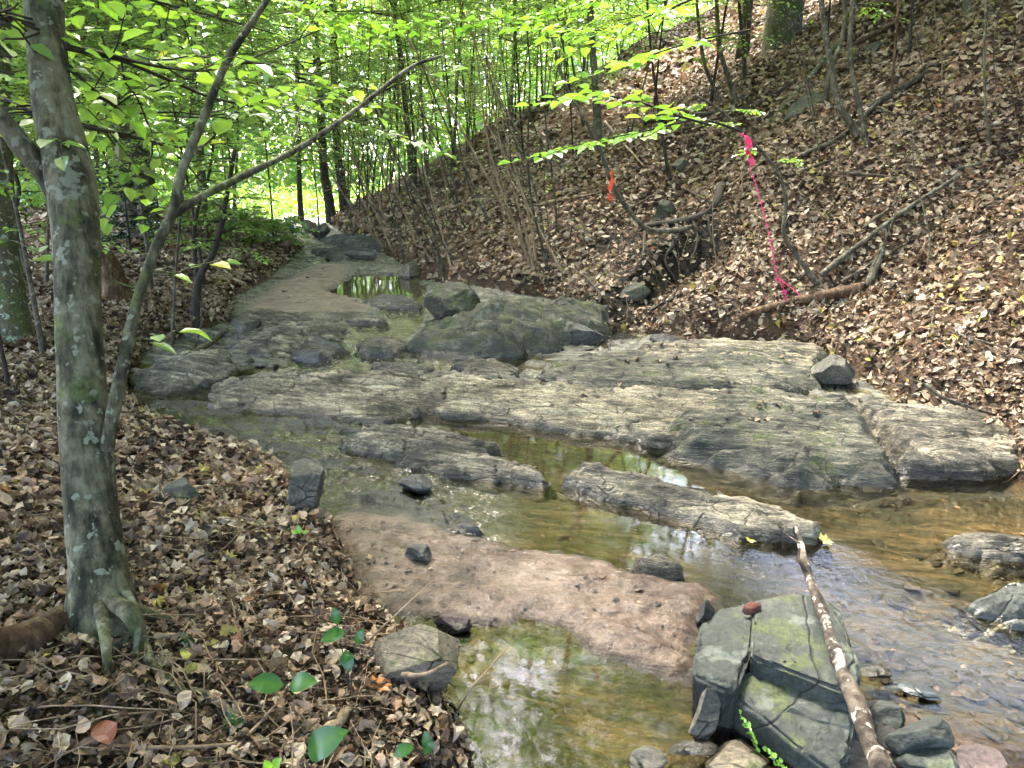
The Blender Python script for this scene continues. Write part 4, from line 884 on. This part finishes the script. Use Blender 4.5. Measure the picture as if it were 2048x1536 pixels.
stem('sapling', 'dark bent sapling carrying the pink ribbon', (1645, 565), [(1600, 520), (1568, 470), (1572, 400), (1555, 345), (1520, 300), (1485, 262), (1440, 220), (1390, 190)], 5, 2.2, 'bark', cat='sapling', seed=29, dd=-.5, br=5, zmin=1.2, length=.5, ls=.05)
stem('sapling', 'hooked root sapling holding the orange ribbon', (1442, 395), [(1425, 430), (1380, 455), (1330, 462), (1290, 455), (1250, 410), (1222, 360), (1200, 300), (1165, 230), (1130, 170), (1100, 60)], 6, 2.5, 'bark', cat='sapling', seed=30, dd=-.9, n=60, nz=.25)
stem('sapling', 'leaning sapling standing out from the left bank edge', (385, 640), [(398, 560), (425, 510), (445, 440), (452, 400), (470, 300)], 8, 4, 'bark_dark', cat='sapling', seed=31, br=12, zmin=.9, length=.9, ls=.07)
stem('sapling', 'second thin stem beside the leaning bank sapling', (398, 610), [(392, 540), (388, 470), (395, 420), (420, 340), (430, 250)], 5, 2.5, 'bark_dark', cat='sapling', seed=32, br=10, zmin=.8, length=.9, ls=.07)
stem('sapling', 'thin dark stem at the left margin behind the large tree', (62, 560), [(30, 440), (38, 380), (20, 330), (-20, 280)], 5, 3, 'bark_dark', cat='sapling', seed=33, br=9, zmin=.5, length=.9, ls=.07)

# leafy understory: prototypes then copies
protos = []
for k in range(7):
    rg = np.random.default_rng(100 + k); h = [4.5, 5.5, 6.5, 5, 7, 4, 6][k] + .5
    t = np.linspace(0, 1, 26)[:, None]; P_ = np.hstack([t * rg.normal() * .5 + .10 * np.sin(t * 5 + k), t * rg.normal() * .5 + .08 * np.cos(t * 4 + k), t * h])
    mb, L = grow(rg, P_, .015 + .002 * k, .005, 40 + k * 3, .062, 1.35 + .15 * k, 1.6 + .1 * k, k=8, twigs=8, per=9)
    mt = mb.mesh('trunk'); mt.materials.append(M['bark' if k % 2 else 'bark_dark']); mc = leaf_mesh('crown', L); mc.materials.append(M['leaf']); protos.append((mt, mc))
thin = []
for k in range(6):
    rg = np.random.default_rng(700 + k); h = 6 + k * .7
    t = np.linspace(0, 1, 26)[:, None]; P_ = np.hstack([t * rg.normal() * .5 + .10 * np.sin(t * 5 + k), t * rg.normal() * .5 + .08 * np.cos(t * 4 + k), t * h])
    mb, L = grow(rg, P_, .020 + .005 * (k % 3), .006, 26, .06, 1.0, .75, k=7, twigs=4, per=5, updir=.7, flat=.5)
    mt = mb.mesh('trunk'); mt.materials.append(M['bark_dark' if k % 3 == 0 else 'bark']); mc = leaf_mesh('crown', L, bias=.15); mc.materials.append(M['leaf']); thin.append((mt, mc))
talls = []
for k in range(4):
    rg = np.random.default_rng(300 + k); h = [15, 17, 14, 18][k]
    t = np.linspace(0, 1, 30)[:, None]; P_ = np.hstack([t * rg.normal() * .6 + .15 * np.sin(t * 4 + k), t * rg.normal() * .6, t * h])
    mb, L = grow(rg, P_, .095, .025, 84, .21, 5.0, 7.0, k=10, twigs=13, per=10, updir=.3)
    mt = mb.mesh('trunk'); mt.materials.append(M['bark']); mc = leaf_mesh('crown', L); mc.materials.append(M['leaf']); talls.append((mt, mc))
def place(pr, x, y, s, rz, name, label, cat, group, rnd_tilt=0.04):
    e = empty(name, (x, y, float(hgt(x, y)) - .05)); e.scale = (s, s, s); e.rotation_euler = (rng.normal() * rnd_tilt, rng.normal() * rnd_tilt, rz)
    link('trunk', pr[0], None, e); link('crown', pr[1], None, e); tag(e, label, cat, group); return e
def at_px(px, d): p = PD(px, 430, d); return p[0], p[1]
near = [(-20, 5.2), (330, 7.8), (380, 10.4), (290, 9.2), (540, 16), (80, 9.5), (170, 15), (350, 15), (700, 18), (760, 24), (60, 6.5), (-60, 8), (150, 11), (400, 13.5), (120, 12), (20, 15), (-160, 11), (640, 19), (700, 26), (470, 17), (300, 17), (180, 20)]
for i, (px, d) in enumerate(near):
    x, y = at_px(px, d); place(protos[i % 7], x, y, rng.uniform(.85, 1.1), rng.uniform(0, 6.28), 'understory_tree', 'small leafy understory tree ' + ('at the left margin' if px < 0 else 'behind the large front tree' if px < 200 else 'around the holly bush' if px < 340 else 'behind the forked stem' if px < 460 else 'by the far creek bend') + (', close by' if d < 9 else ', further off' if d < 14 else ', far off'), 'tree', 'small leafy trees on the left bank')
# thicket along the far slope edge
for i in range(95):
    px = rng.uniform(690, 1340); py = np.interp(px, [640, 830, 1000, 1170, 1330], [440, 345, 235, 135, 25]) + rng.uniform(-4, 45)
    g = G(px, py); kk = rng.integers(6)
    sc_ = rng.uniform(.7, 1.1); lb = ('tall ' if kk > 3 else 'short ' if kk < 2 else '') + ('dark' if kk % 3 == 0 else 'grey') + ' stemmed sapling on the skyline ' + ('above the far creek bend' if px < 820 else 'left of the dark leaning trunk' if px < 940 else 'between the leaning trunk and the grey skyline trunk' if px < 1110 else 'behind the hanging green sprays' if px < 1230 else 'near the top edge of the photo')
    place(thin[kk], g[0], g[1], sc_, rng.uniform(0, 6.28), 'sapling', lb, 'sapling', 'saplings in the thicket on the slope skyline', .08)
for i in range(110):
    d = rng.uniform(19, 48); px = rng.uniform(-400, 1500); x, y = at_px(px, d); dl_, dr_ = dist_lr(x, y)
    if dr_ > 6 or max(dl_, dr_) < .3: continue
    tall = i % 4 == 0; pr = talls[i % 4] if tall else protos[i % 7]
    place(pr, x, y, rng.uniform(.8, 1.1) * (1 if tall else 1.5), rng.uniform(0, 6.28), 'forest_tree', 'tall forest tree far behind the creek' if tall else 'leafy tree in the woods far behind the creek', 'tree', 'tall trees in the far woods' if tall else 'leafy trees in the far woods')
for i, (x, y, k) in enumerate([(-7.4, 7.8, 0), (-10.5, 12, 2), (9.2, 9.5, 1), (7.6, 5.5, 2), (-6.4, 3, 1), (6.5, -2, 0), (-2, -3.5, 2), (2.5, -5, 3), (12.5, 14.5, 1), (-7.2, 15, 3), (-9, 22, 1), (11, 5, 0), (-9, -2, 3), (-4.2, -1.6, 0), (6.8, 1.6, 3), (7.8, 12, 0), (4.6, 16.5, 1), (9.5, 17, 2)]):
    place(talls[k], x, y, rng.uniform(.9, 1.1), rng.uniform(0, 6.28), 'canopy_tree', 'tall tree whose high crown shades the stream', 'tree', 'tall trees shading the stream')
for i, (x, y, k, s_) in enumerate([(1.2, 15, 0, 1.1), (2.1, 13.6, 1, 1.), (2.9, 15.5, 2, 1.1), (3.4, 13.2, 4, 1.), (4.2, 14.8, 3, 1.2), (1.6, 18, 5, 1.2), (.2, 17, 6, 1.), (4.9, 12.6, 0, 1.1), (5.3, 10.8, 2, 1.), (2.4, 11.8, 6, .9), (6.7, 12.5, 1, 1.25), (8, 14, 2, 1.3), (5.9, 14.2, 0, 1.2), (7.7, 10.9, 4, 1.2), (9.3, 12.7, 6, 1.2)]):
    place(protos[k], x, y, s_, i * 1.7, 'understory_tree', 'leafy tree behind the slope skyline above the hanging green sprays', 'tree', 'leafy trees behind the slope skyline')
for i, (x, y, k) in enumerate([(6.6, 7.6, 0), (8.4, 8.2, 2), (7.2, 5.6, 4), (9.2, 10.4, 1), (7.4, 9.4, 3), (9.6, 6.6, 5), (8.0, 3.6, 6)]):
    place(protos[k], x, y, 1.25, i * 1.3, 'understory_tree', 'leafy tree high on the right slope above the photo edge', 'tree', 'leafy trees high on the right slope')
def far_wood():
    rg = np.random.default_rng(9); mb = MB(); n = 110000
    th = rg.uniform(R(-55), R(40), n); r = rg.uniform(50, 62, n); zz = .5 + 17 * rg.random(n) ** 1.1
    pos = np.stack([np.sin(th) * r, np.cos(th) * r, zz], 1); ok = fbm(pos[:, 0] * .3, pos[:, 1] * .3, pos[:, 2] * .4, o=3, s=4) > -.42; pos = pos[ok]; n = len(pos)
    inst(mb, T_WIDE, pos, rg.normal(size=(n, 3)), rg.normal(size=(n, 3)) + [0, 0, 1], rg.uniform(.3, .6, n), rg.random(n) * .5 + .5)
    tag(link('far_woodland', mb.mesh('far_woodland', False), M['leaf']), 'bright green mass of distant forest foliage', 'woodland', kind='stuff')
far_wood()
def undergrowth():
    rg = np.random.default_rng(19); mb = MB(); n = 60000
    r = 26 + 32 * rg.random(n); th = rg.uniform(R(-46), R(20), n); x, y = np.sin(th) * r, np.cos(th) * r; dl, dr = dist_lr(x, y)
    ok = (dr < 1.5) & ((dl > .4) | (r > 30)) & (fbm(x * .5, y * .5, o=3, s=2) > -.25); x, y = x[ok], y[ok]; n = len(x)
    z = hgt(x, y) + rg.random(n) ** 1.5 * (1.1 + .8 * fbm(x * .4, y * .4, o=2, s=3)); mb2 = np.stack([x, y, z], 1)
    inst(mb, T_WIDE, mb2, rg.normal(size=(n, 3)), rg.normal(size=(n, 3)) * .6 + [0, 0, 1], rg.uniform(.10, .24, n), rg.random(n))
    tag(link('undergrowth', mb.mesh('undergrowth', False), M['leaf']), 'low green undergrowth on the flat ground beyond the creek bend', 'undergrowth', kind='stuff')
undergrowth()
# bare brushy stems on the shaded foot of the slope
bare = []
for k in range(4):
    rg = np.random.default_rng(500 + k); h = 2.6 + .3 * k; t = np.linspace(0, 1, 22)[:, None]
    P_ = np.hstack([-t * (.5 + .4 * k) + .05 * np.sin(t * 7 + k), .1 * np.sin(t * 5), t * h]); mb, L = grow(rg, P_, .019, .005, 10, .05, .5, .7, k=6, twigs=4, per=2)
    mt = mb.mesh('trunk'); mt.materials.append(M[['bark', 'wood_pale'][k % 2]]); mc = leaf_mesh('crown', L[::6]); mc.materials.append(M['leaf']); bare.append((mt, mc))
for i in range(60):
    px, py = rng.uniform(700, 1130), 0; py = rng.uniform(np.interp(px, [760, 1130], [420, 230]), np.interp(px, [760, 900, 1130], [500, 560, 560])); g = G(px, py)
    place(bare[i % 4], g[0], g[1], rng.uniform(.6, 1.35), rng.uniform(-.9, .9), 'brush_stem', ['short', 'thin', 'long', 'strongly bent'][i % 4] + ' bare brush stem ' + ('by the far creek bend' if px < 800 else 'above the upper pool' if px < 900 else 'on the brushy foot of the slope' if px < 1000 else 'left of the hooked sapling') + (', high up' if py < 360 else ''), 'shrub', 'thin brush stems on the foot of the slope', .15)
for i in range(30):
    px, py = rng.uniform(1130, 2030), rng.uniform(130, 600); g = G(px, py)
    if dist_lr(g[0], g[1])[1] < .5: continue
    place(bare[i % 4], g[0], g[1], rng.uniform(.25, .6), rng.uniform(0, 6.28), 'slope_twig', ['short', 'thin', 'long', 'strongly bent'][i % 4] + ' bare seedling stem standing on the slope ' + ('left of the orange ribbon' if px < 1220 else 'between the two ribbons' if px < 1490 else 'right of the pink ribbon' if px < 1750 else 'near the right margin') + (', high up' if py < 300 else ', low down' if py > 450 else ''), 'sapling', 'bare stems standing on the open slope', .2)
# holly bush
rg = np.random.default_rng(44); g = G(262, 500); t = np.linspace(0, 1, 16)[:, None]
tree('holly_bush', 'dark glossy holly bush in front of the thick grey trunks', 'bush', rg, g + np.hstack([0 * t, 0 * t, t * 1.5]), .02, .006, 60, .055, .15, .55, 'bark_dark', 'leaf_dark', twigs=7, per=8, flat=.9)
# low green bushes by the bend
for i, (px, py, s) in enumerate([(470, 490, .9), (545, 500, .8), (400, 470, 1.)]):
    g = G(px, py); rg = np.random.default_rng(60 + i)
    tree('shrub', 'low light green shrub spreading over the bend of the creek', 'shrub', rg, g + np.hstack([.2 * t, 0 * t, t * .8 * s]), .01, .004, 22, .09, .2, .8, 'bark', 'leaf', group='low green shrubs by the creek bend', twigs=5, per=6)

# hanging green sprays in front of the slope
def hanging(name, label, pix, rpx, ls, seed, tw, per=6, spread=.35, m='leaf_bright'):
    pts = [PD(*q) for q in pix]; pp = smooth_path(pts, 40); base = pp[0]; rg = np.random.default_rng(seed); mb = MB(); L = []
    s = np.mean([q[2] for q in pix]) / FPX; mb.add(*tube(pp - base, np.linspace(rpx, .8, 40) * s, 6))
    for i in range(tw):
        j = int(6 + (i + rg.random()) / tw * 33); j = min(j, 39); t_ = unit(pp[j] - pp[j - 1]); sd_ = unit(np.cross([0, 0, 1.], t_)); d = unit(t_ * .8 + sd_ * (1 if i % 2 else -1) * rg.uniform(.4, 1) + [0, 0, -.05]); ll = spread * rg.uniform(.6, 1.2)
        g = pp[j] - base + d * ll * np.linspace(0, 1, 5)[:, None]; mb.add(*tube(g, np.linspace(.0022, .001, 5), 4)); spray_leaves(L, rg, g, per, ls, .1, .2)
    e = empty(name, tuple(base)); tag(e, label, 'branch'); link('twig', mb.mesh('twig'), M['bark_dark'], e); link('foliage', leaf_mesh('foliage', L, T_WIDE), M[m], e)
hanging('leafy_branch', 'bright green toothed leaves on a branch hanging before the slope skyline', [(1420, 250, 4.2), (1350, 230, 4.1), (1280, 205, 4.0), (1200, 190, 3.9), (1130, 195, 3.8)], 3, .095, 1, 8)
hanging('leafy_branch', 'bright green spray near the top centre above the slope', [(1500, 60, 4.5), (1400, 80, 4.3), (1300, 110, 4.2), (1230, 130, 4.1)], 3, .1, 2, 6)
hanging('leafy_branch', 'green leafy branch reaching left from the pink ribbon knot', [(1490, 265, 5.2), (1400, 240, 5.), (1300, 260, 4.9), (1200, 280, 4.8), (1110, 300, 4.7)], 3, .085, 3, 12, 7, .4)
hanging('leafy_branch', 'leafy branch crossing the top edge over the slope skyline', [(1450, -30, 5), (1330, 20, 5), (1200, 60, 5), (1080, 50, 5)], 3, .1, 4, 12, 7, .5)
hanging('leafy_branch', 'second leafy branch along the top edge at the centre', [(1300, -60, 6), (1180, 0, 6), (1060, 30, 6), (940, 40, 6)], 3, .1, 5, 12, 7, .5)
hanging('leafy_branch', 'pale shining leafy branch above the upper creek', [(540, 180, 7), (620, 210, 7), (700, 240, 7), (780, 265, 7), (850, 290, 7)], 3, .12, 6, 10, 6, .5, 'leaf')
hanging('leafy_branch', 'leafy branch overhanging the top of the photo left of centre', [(500, -60, 5), (600, 0, 5), (700, 40, 5.2), (800, 50, 5.4)], 3, .1, 7, 14, 7, .5, 'leaf_bright')
hanging('leafy_branch', 'drooping leafy branch behind the forked stem of the large tree', [(300, 40, 5), (400, 120, 5), (520, 170, 5.2), (640, 170, 5.4)], 3, .095, 8, 14, 7, .5, 'leaf')
hanging('leafy_branch', 'leafy branch at the upper left behind the large trunk', [(-60, 120, 5), (60, 160, 5), (180, 200, 5.2), (300, 250, 5.4)], 3, .095, 9, 14, 7, .5, 'leaf')

# ------------------------------------------------------------------ ribbons
def ribbon(name, label, pix, w, m, twist=3., seed=0):
    P_ = smooth_path([PD(*q) for q in pix], 60); n = 60; rg = np.random.default_rng(seed); T = unit(np.gradient(P_, axis=0)); a = np.linspace(0, twist * 6.28, n) + np.sin(np.linspace(0, 9, n))
    s1 = unit(np.cross(T, [0, 1., .1])); s2 = np.cross(T, s1); D = s1 * np.cos(a)[:, None] + s2 * np.sin(a)[:, None]; wd_ = w * (1 + .25 * np.sin(np.linspace(0, 25, n)))[:, None] if not np.isscalar(w) else w
    V = np.concatenate([P_ - D * wd_ / 2, P_ + D * wd_ / 2, P_ - D * wd_ / 2 + np.cross(T, D) * .0006, P_ + D * wd_ / 2 + np.cross(T, D) * .0006]); i = np.arange(n - 1)
    F = np.concatenate([np.stack([i, i + 1, n + i + 1, n + i], 1), np.stack([2 * n + i, 3 * n + i, 3 * n + i + 1, 2 * n + i + 1], 1)])
    return mesh_np(name, V, [F])
dk = 4.6
e = empty('ribbon', tuple(PD(1490, 270, dk))); b0 = np.array(e.location[:])
tag(e, 'bright pink survey ribbon tied to a sapling and hanging down the slope', 'ribbon')
for nm, pix, w, tw in [('knot', [(1484, 266, dk), (1494, 275, dk - .02), (1500, 290, dk), (1492, 300, dk - .02), (1502, 312, dk), (1506, 330, dk)], .028, 1.5),
                       ('knot', [(1490, 272, dk), (1492, 300, dk), (1500, 330, dk), (1504, 352, dk)], .008, 3),
                       ('strand', [(1506, 352, dk), (1520, 400, dk), (1536, 460, dk), (1550, 530, dk), (1556, 560, dk)], .012, 9),
                       ('tail', [(1555, 556, dk), (1566, 575, dk - .03), (1572, 600, dk - .02)], .035, .8), ('tail', [(1556, 556, dk), (1575, 570, dk), (1600, 590, dk)], .010, 3)]:
    me = ribbon(nm, '', pix, w, 'pink', tw); o = link(nm, me, M['pink'], e); me.vertices.foreach_set('co', (np.array([v.co[:] for v in me.vertices]) - b0).astype(np.float32).ravel())
me = ribbon('ribbon', '', [(1222, 343, 4.9), (1224, 360, 4.9), (1220, 380, 4.9), (1221, 402, 4.9)], .028, 'orange', .3)
tag(link('ribbon', me, M['orange']), 'short bright orange ribbon strip hanging from the hooked sapling', 'ribbon')

# ------------------------------------------------------------------ small green plants in the foreground
T_BIG = leaf_tmpl(8, .30)
def seedling(label, base_px, leaves, m='leaf_bright', name='seedling', cat='seedling', rst=.0016):
    g = G(*base_px); e = empty(name, tuple(g)); tag(e, label, cat); mb = MB(); lb = MB()
    for (x0, y0, x1, y1, up) in leaves:
        d = to_px(g)[2] - .14; a = PD(x0, y0, d) - g; b = PD(x1, y1, d - up) - g
        mb.add(*tube(smooth_path([np.zeros(3), a * .55 + [0, 0, .02], a], 8), rst, 5))
        xd = b - a; inst(lb, T_BIG, ((a + b) / 2)[None], xd[None], np.array([[.1, -.55, .8]]), np.array([np.linalg.norm(xd)]), np.array([.45]), .22, .45, .012, np.random.default_rng(int(x0)))
        av = np.full(len(T_BIG[0]), .42); av[np.abs(T_BIG[0][:, 1]) < 1e-6] = .8; lb.A[-1] = av
    link('stem', mb.mesh('stem'), M['bark'], e); link('foliage', lb.mesh('foliage'), M[m], e)
M['leaf_fg'] = m_leaf('seedling_leaf', [(0, (.012, .05, .014)), (.5, (.03, .105, .025)), (1, (.09, .18, .035))], .3, .02, .3)
seedling('green seedling with a bright oval leaf pair on the bare soil', (575, 1400), [(568, 1368, 494, 1366, .03), (575, 1368, 632, 1362, .03)], 'leaf_fg')
seedling('taller green seedling with stacked leaves beside the brown corner rock', (700, 1400), [(690, 1262, 640, 1280, .02), (675, 1250, 668, 1215, .0), (712, 1290, 726, 1258, .0), (690, 1300, 700, 1345, .02), (695, 1305, 680, 1330, .02)], 'leaf_fg')
seedling('seedling with two rounded leaves at the lower edge by the near pool', (870, 1560), [(862, 1478, 850, 1512, .0), (858, 1500, 850, 1462, .0), (826, 1492, 785, 1510, .0)], 'leaf_fg')
seedling('seedling with one long leaf over the stub of dead wood', (612, 1530), [(608, 1510, 690, 1460, .02)], 'leaf_fg')
seedling('small yellow green leaves poking up at the lower edge', (540, 1560), [(545, 1540, 560, 1518, .02), (540, 1542, 530, 1522, .02)], 'leaf_bright')
seedling('little yellow green sprout on the bank above the mud bar', (600, 1078), [(600, 1068, 596, 1050, 0), (604, 1066, 618, 1062, 0), (596, 1066, 582, 1060, 0)], 'leaf_bright')
def sprig(label, base, tip, nl, ls, seed, d=None, m='leaf_bright', name='green_sprig'):
    g = G(*base); d = to_px(g)[2] - .02; q = smooth_path([np.zeros(3), PD((base[0] + tip[0]) / 2 + 6, (base[1] + tip[1]) / 2, d) - g, PD(tip[0], tip[1], d) - g], 10)
    rg = np.random.default_rng(seed); e = empty(name, tuple(g)); tag(e, label, 'plant'); mb = MB(); mb.add(*tube(q, .0016, 4)); L = []
    for i in range(3):
        spray_leaves(L, rg, q[2:] + rg.normal(size=3) * .008, nl, ls, 0, .5)
    link('stem', mb.mesh('stem'), M['bark_dark'], e); link('foliage', leaf_mesh('foliage', L), M[m], e)
sprig('sprig of small green leaves growing beside the propping rock', (1520, 1530), (1480, 1430), 9, .022, 1)
sprig('tiny green sprig growing against the green slab', (1530, 1420), (1500, 1395), 5, .02, 2)
sprig('second small sprig at the foot of the green slab', (1560, 1545), (1530, 1500), 6, .022, 3)
sprig('small ferny green sprig beside the tree roots', (378, 1310), (372, 1280), 7, .02, 4, m='leaf_fg')
sprig('small ferny green sprig in the near leaves', (470, 1470), (462, 1445), 7, .02, 5, m='leaf_fg')
# single leaves that stand out
def one_leaf(label, px, py, d_or_g, size, col, name='fallen_leaf', ang=0., lob=True, lift=.01, seed=0, cat='leaf'):
    g = PL(px, py) if d_or_g == 'W' else G(px, py) if d_or_g == 'G' else PD(px, py, d_or_g)
    mb = MB(); inst(mb, T_LOB if lob else T_HI, np.zeros((1, 3)), np.array([[math.cos(ang), math.sin(ang), .1]]), np.array([[.1, -.35, 1.]]), np.array([size]), np.array([.5]), .35, .5, .03, np.random.default_rng(seed))
    o = link(name, mb.mesh(name, False), M[col], loc=(g[0], g[1], g[2] + lift)); return tag(o, label, cat)
M['leaf_yellow'] = m_plain('yellow_leaf', (.55, .55, .14), .5, .3); M['leaf_red'] = m_plain('red_leaf', (.16, .04, .018), .5, .2); M['leaf_orange'] = m_plain('orange_leaf', (.45, .17, .04), .5, .2)
one_leaf('pale yellow green leaf floating by the tip of the dead branch', 1648, 1088, 'W', .10, 'leaf_yellow', ang=.4, lift=.02)
one_leaf('red brown leaf lying beside the tree roots at the lower edge', 215, 1500, 'G', .10, 'leaf_red', ang=2.3, lob=False, lift=.06)
one_leaf('orange leaf on the dark leaves beside the near pool', 760, 1400, 'G', .09, 'leaf_orange', ang=1., lift=.05)
one_leaf('yellow leaf curled beside the tree roots', 378, 1325, 'G', .07, 'leaf_yellow', ang=1.8, lob=False, lift=.04)
one_leaf('orange leaf lying flat on the grey green ledge', 1668, 831, 5.55, .075, 'leaf_orange', ang=0, lob=False, lift=.02)
one_leaf('pale leaf floating beside the white sparkle of the pool', 1500, 1085, 'W', .07, 'leaf_yellow', ang=1.2)
from mathutils.bvhtree import BVHTree
_v = []; _f = []; _n = 0
for V_, F_ in LEDGES:
    _v.append(V_); _f.append(F_ + _n); _n += len(V_)
bvh = BVHTree.FromPolygons(np.concatenate(_v).tolist(), np.concatenate(_f).tolist())
rg = np.random.default_rng(21); lm = []
for k in range(5):
    mb = MB(); inst(mb, [T_HI, T_LOB][k % 2], np.zeros((1, 3)), np.array([[1., 0, 0]]), np.array([[.1, .1, 1.]]), np.array([1.]), np.array([[.3, .12, .7, .45, .2][k]]), .5, 1.1, .06, rg)
    me = mb.mesh('leaf', False); me.materials.append(M['litter']); lm.append(me)
for (x0, y0, x1, y1, n, lab, grp) in [(1380, 790, 1820, 870, 42, 'small curled leaf lying on the broad grey green ledge', 'leaves dropped on the broad ledge'), (1180, 690, 1620, 760, 26, 'small leaf lying on the sloping bedrock below the slope', 'leaves on the sloping bedrock'),
        (440, 750, 1300, 850, 30, 'small dry leaf lying on the long tan ledge', 'leaves on the long tan ledge'), (680, 865, 1080, 960, 7, 'small leaf caught on the streaked dividing ledge', 'leaves on the dividing ledge')]:
    for i in range(n):
        p = PL(rg.uniform(x0, x1), rg.uniform(y0, y1), .1); hit = bvh.ray_cast(Vector((p[0], p[1], 3)), Vector((0, 0, -1)))
        if hit[0] is None or hit[0].z < level(p[0], p[1]) + .02: continue
        s = rg.uniform(.035, .085); o = link('fallen_leaf', lm[rg.integers(5)], None, loc=(hit[0].x, hit[0].y, hit[0].z + s * .2)); o.scale = (s, s, s); o.rotation_euler = (rg.normal() * .2, rg.normal() * .2, rg.uniform(0, 6.28)); tag(o, lab, 'leaf', grp)
print('objects', len(sc.objects))
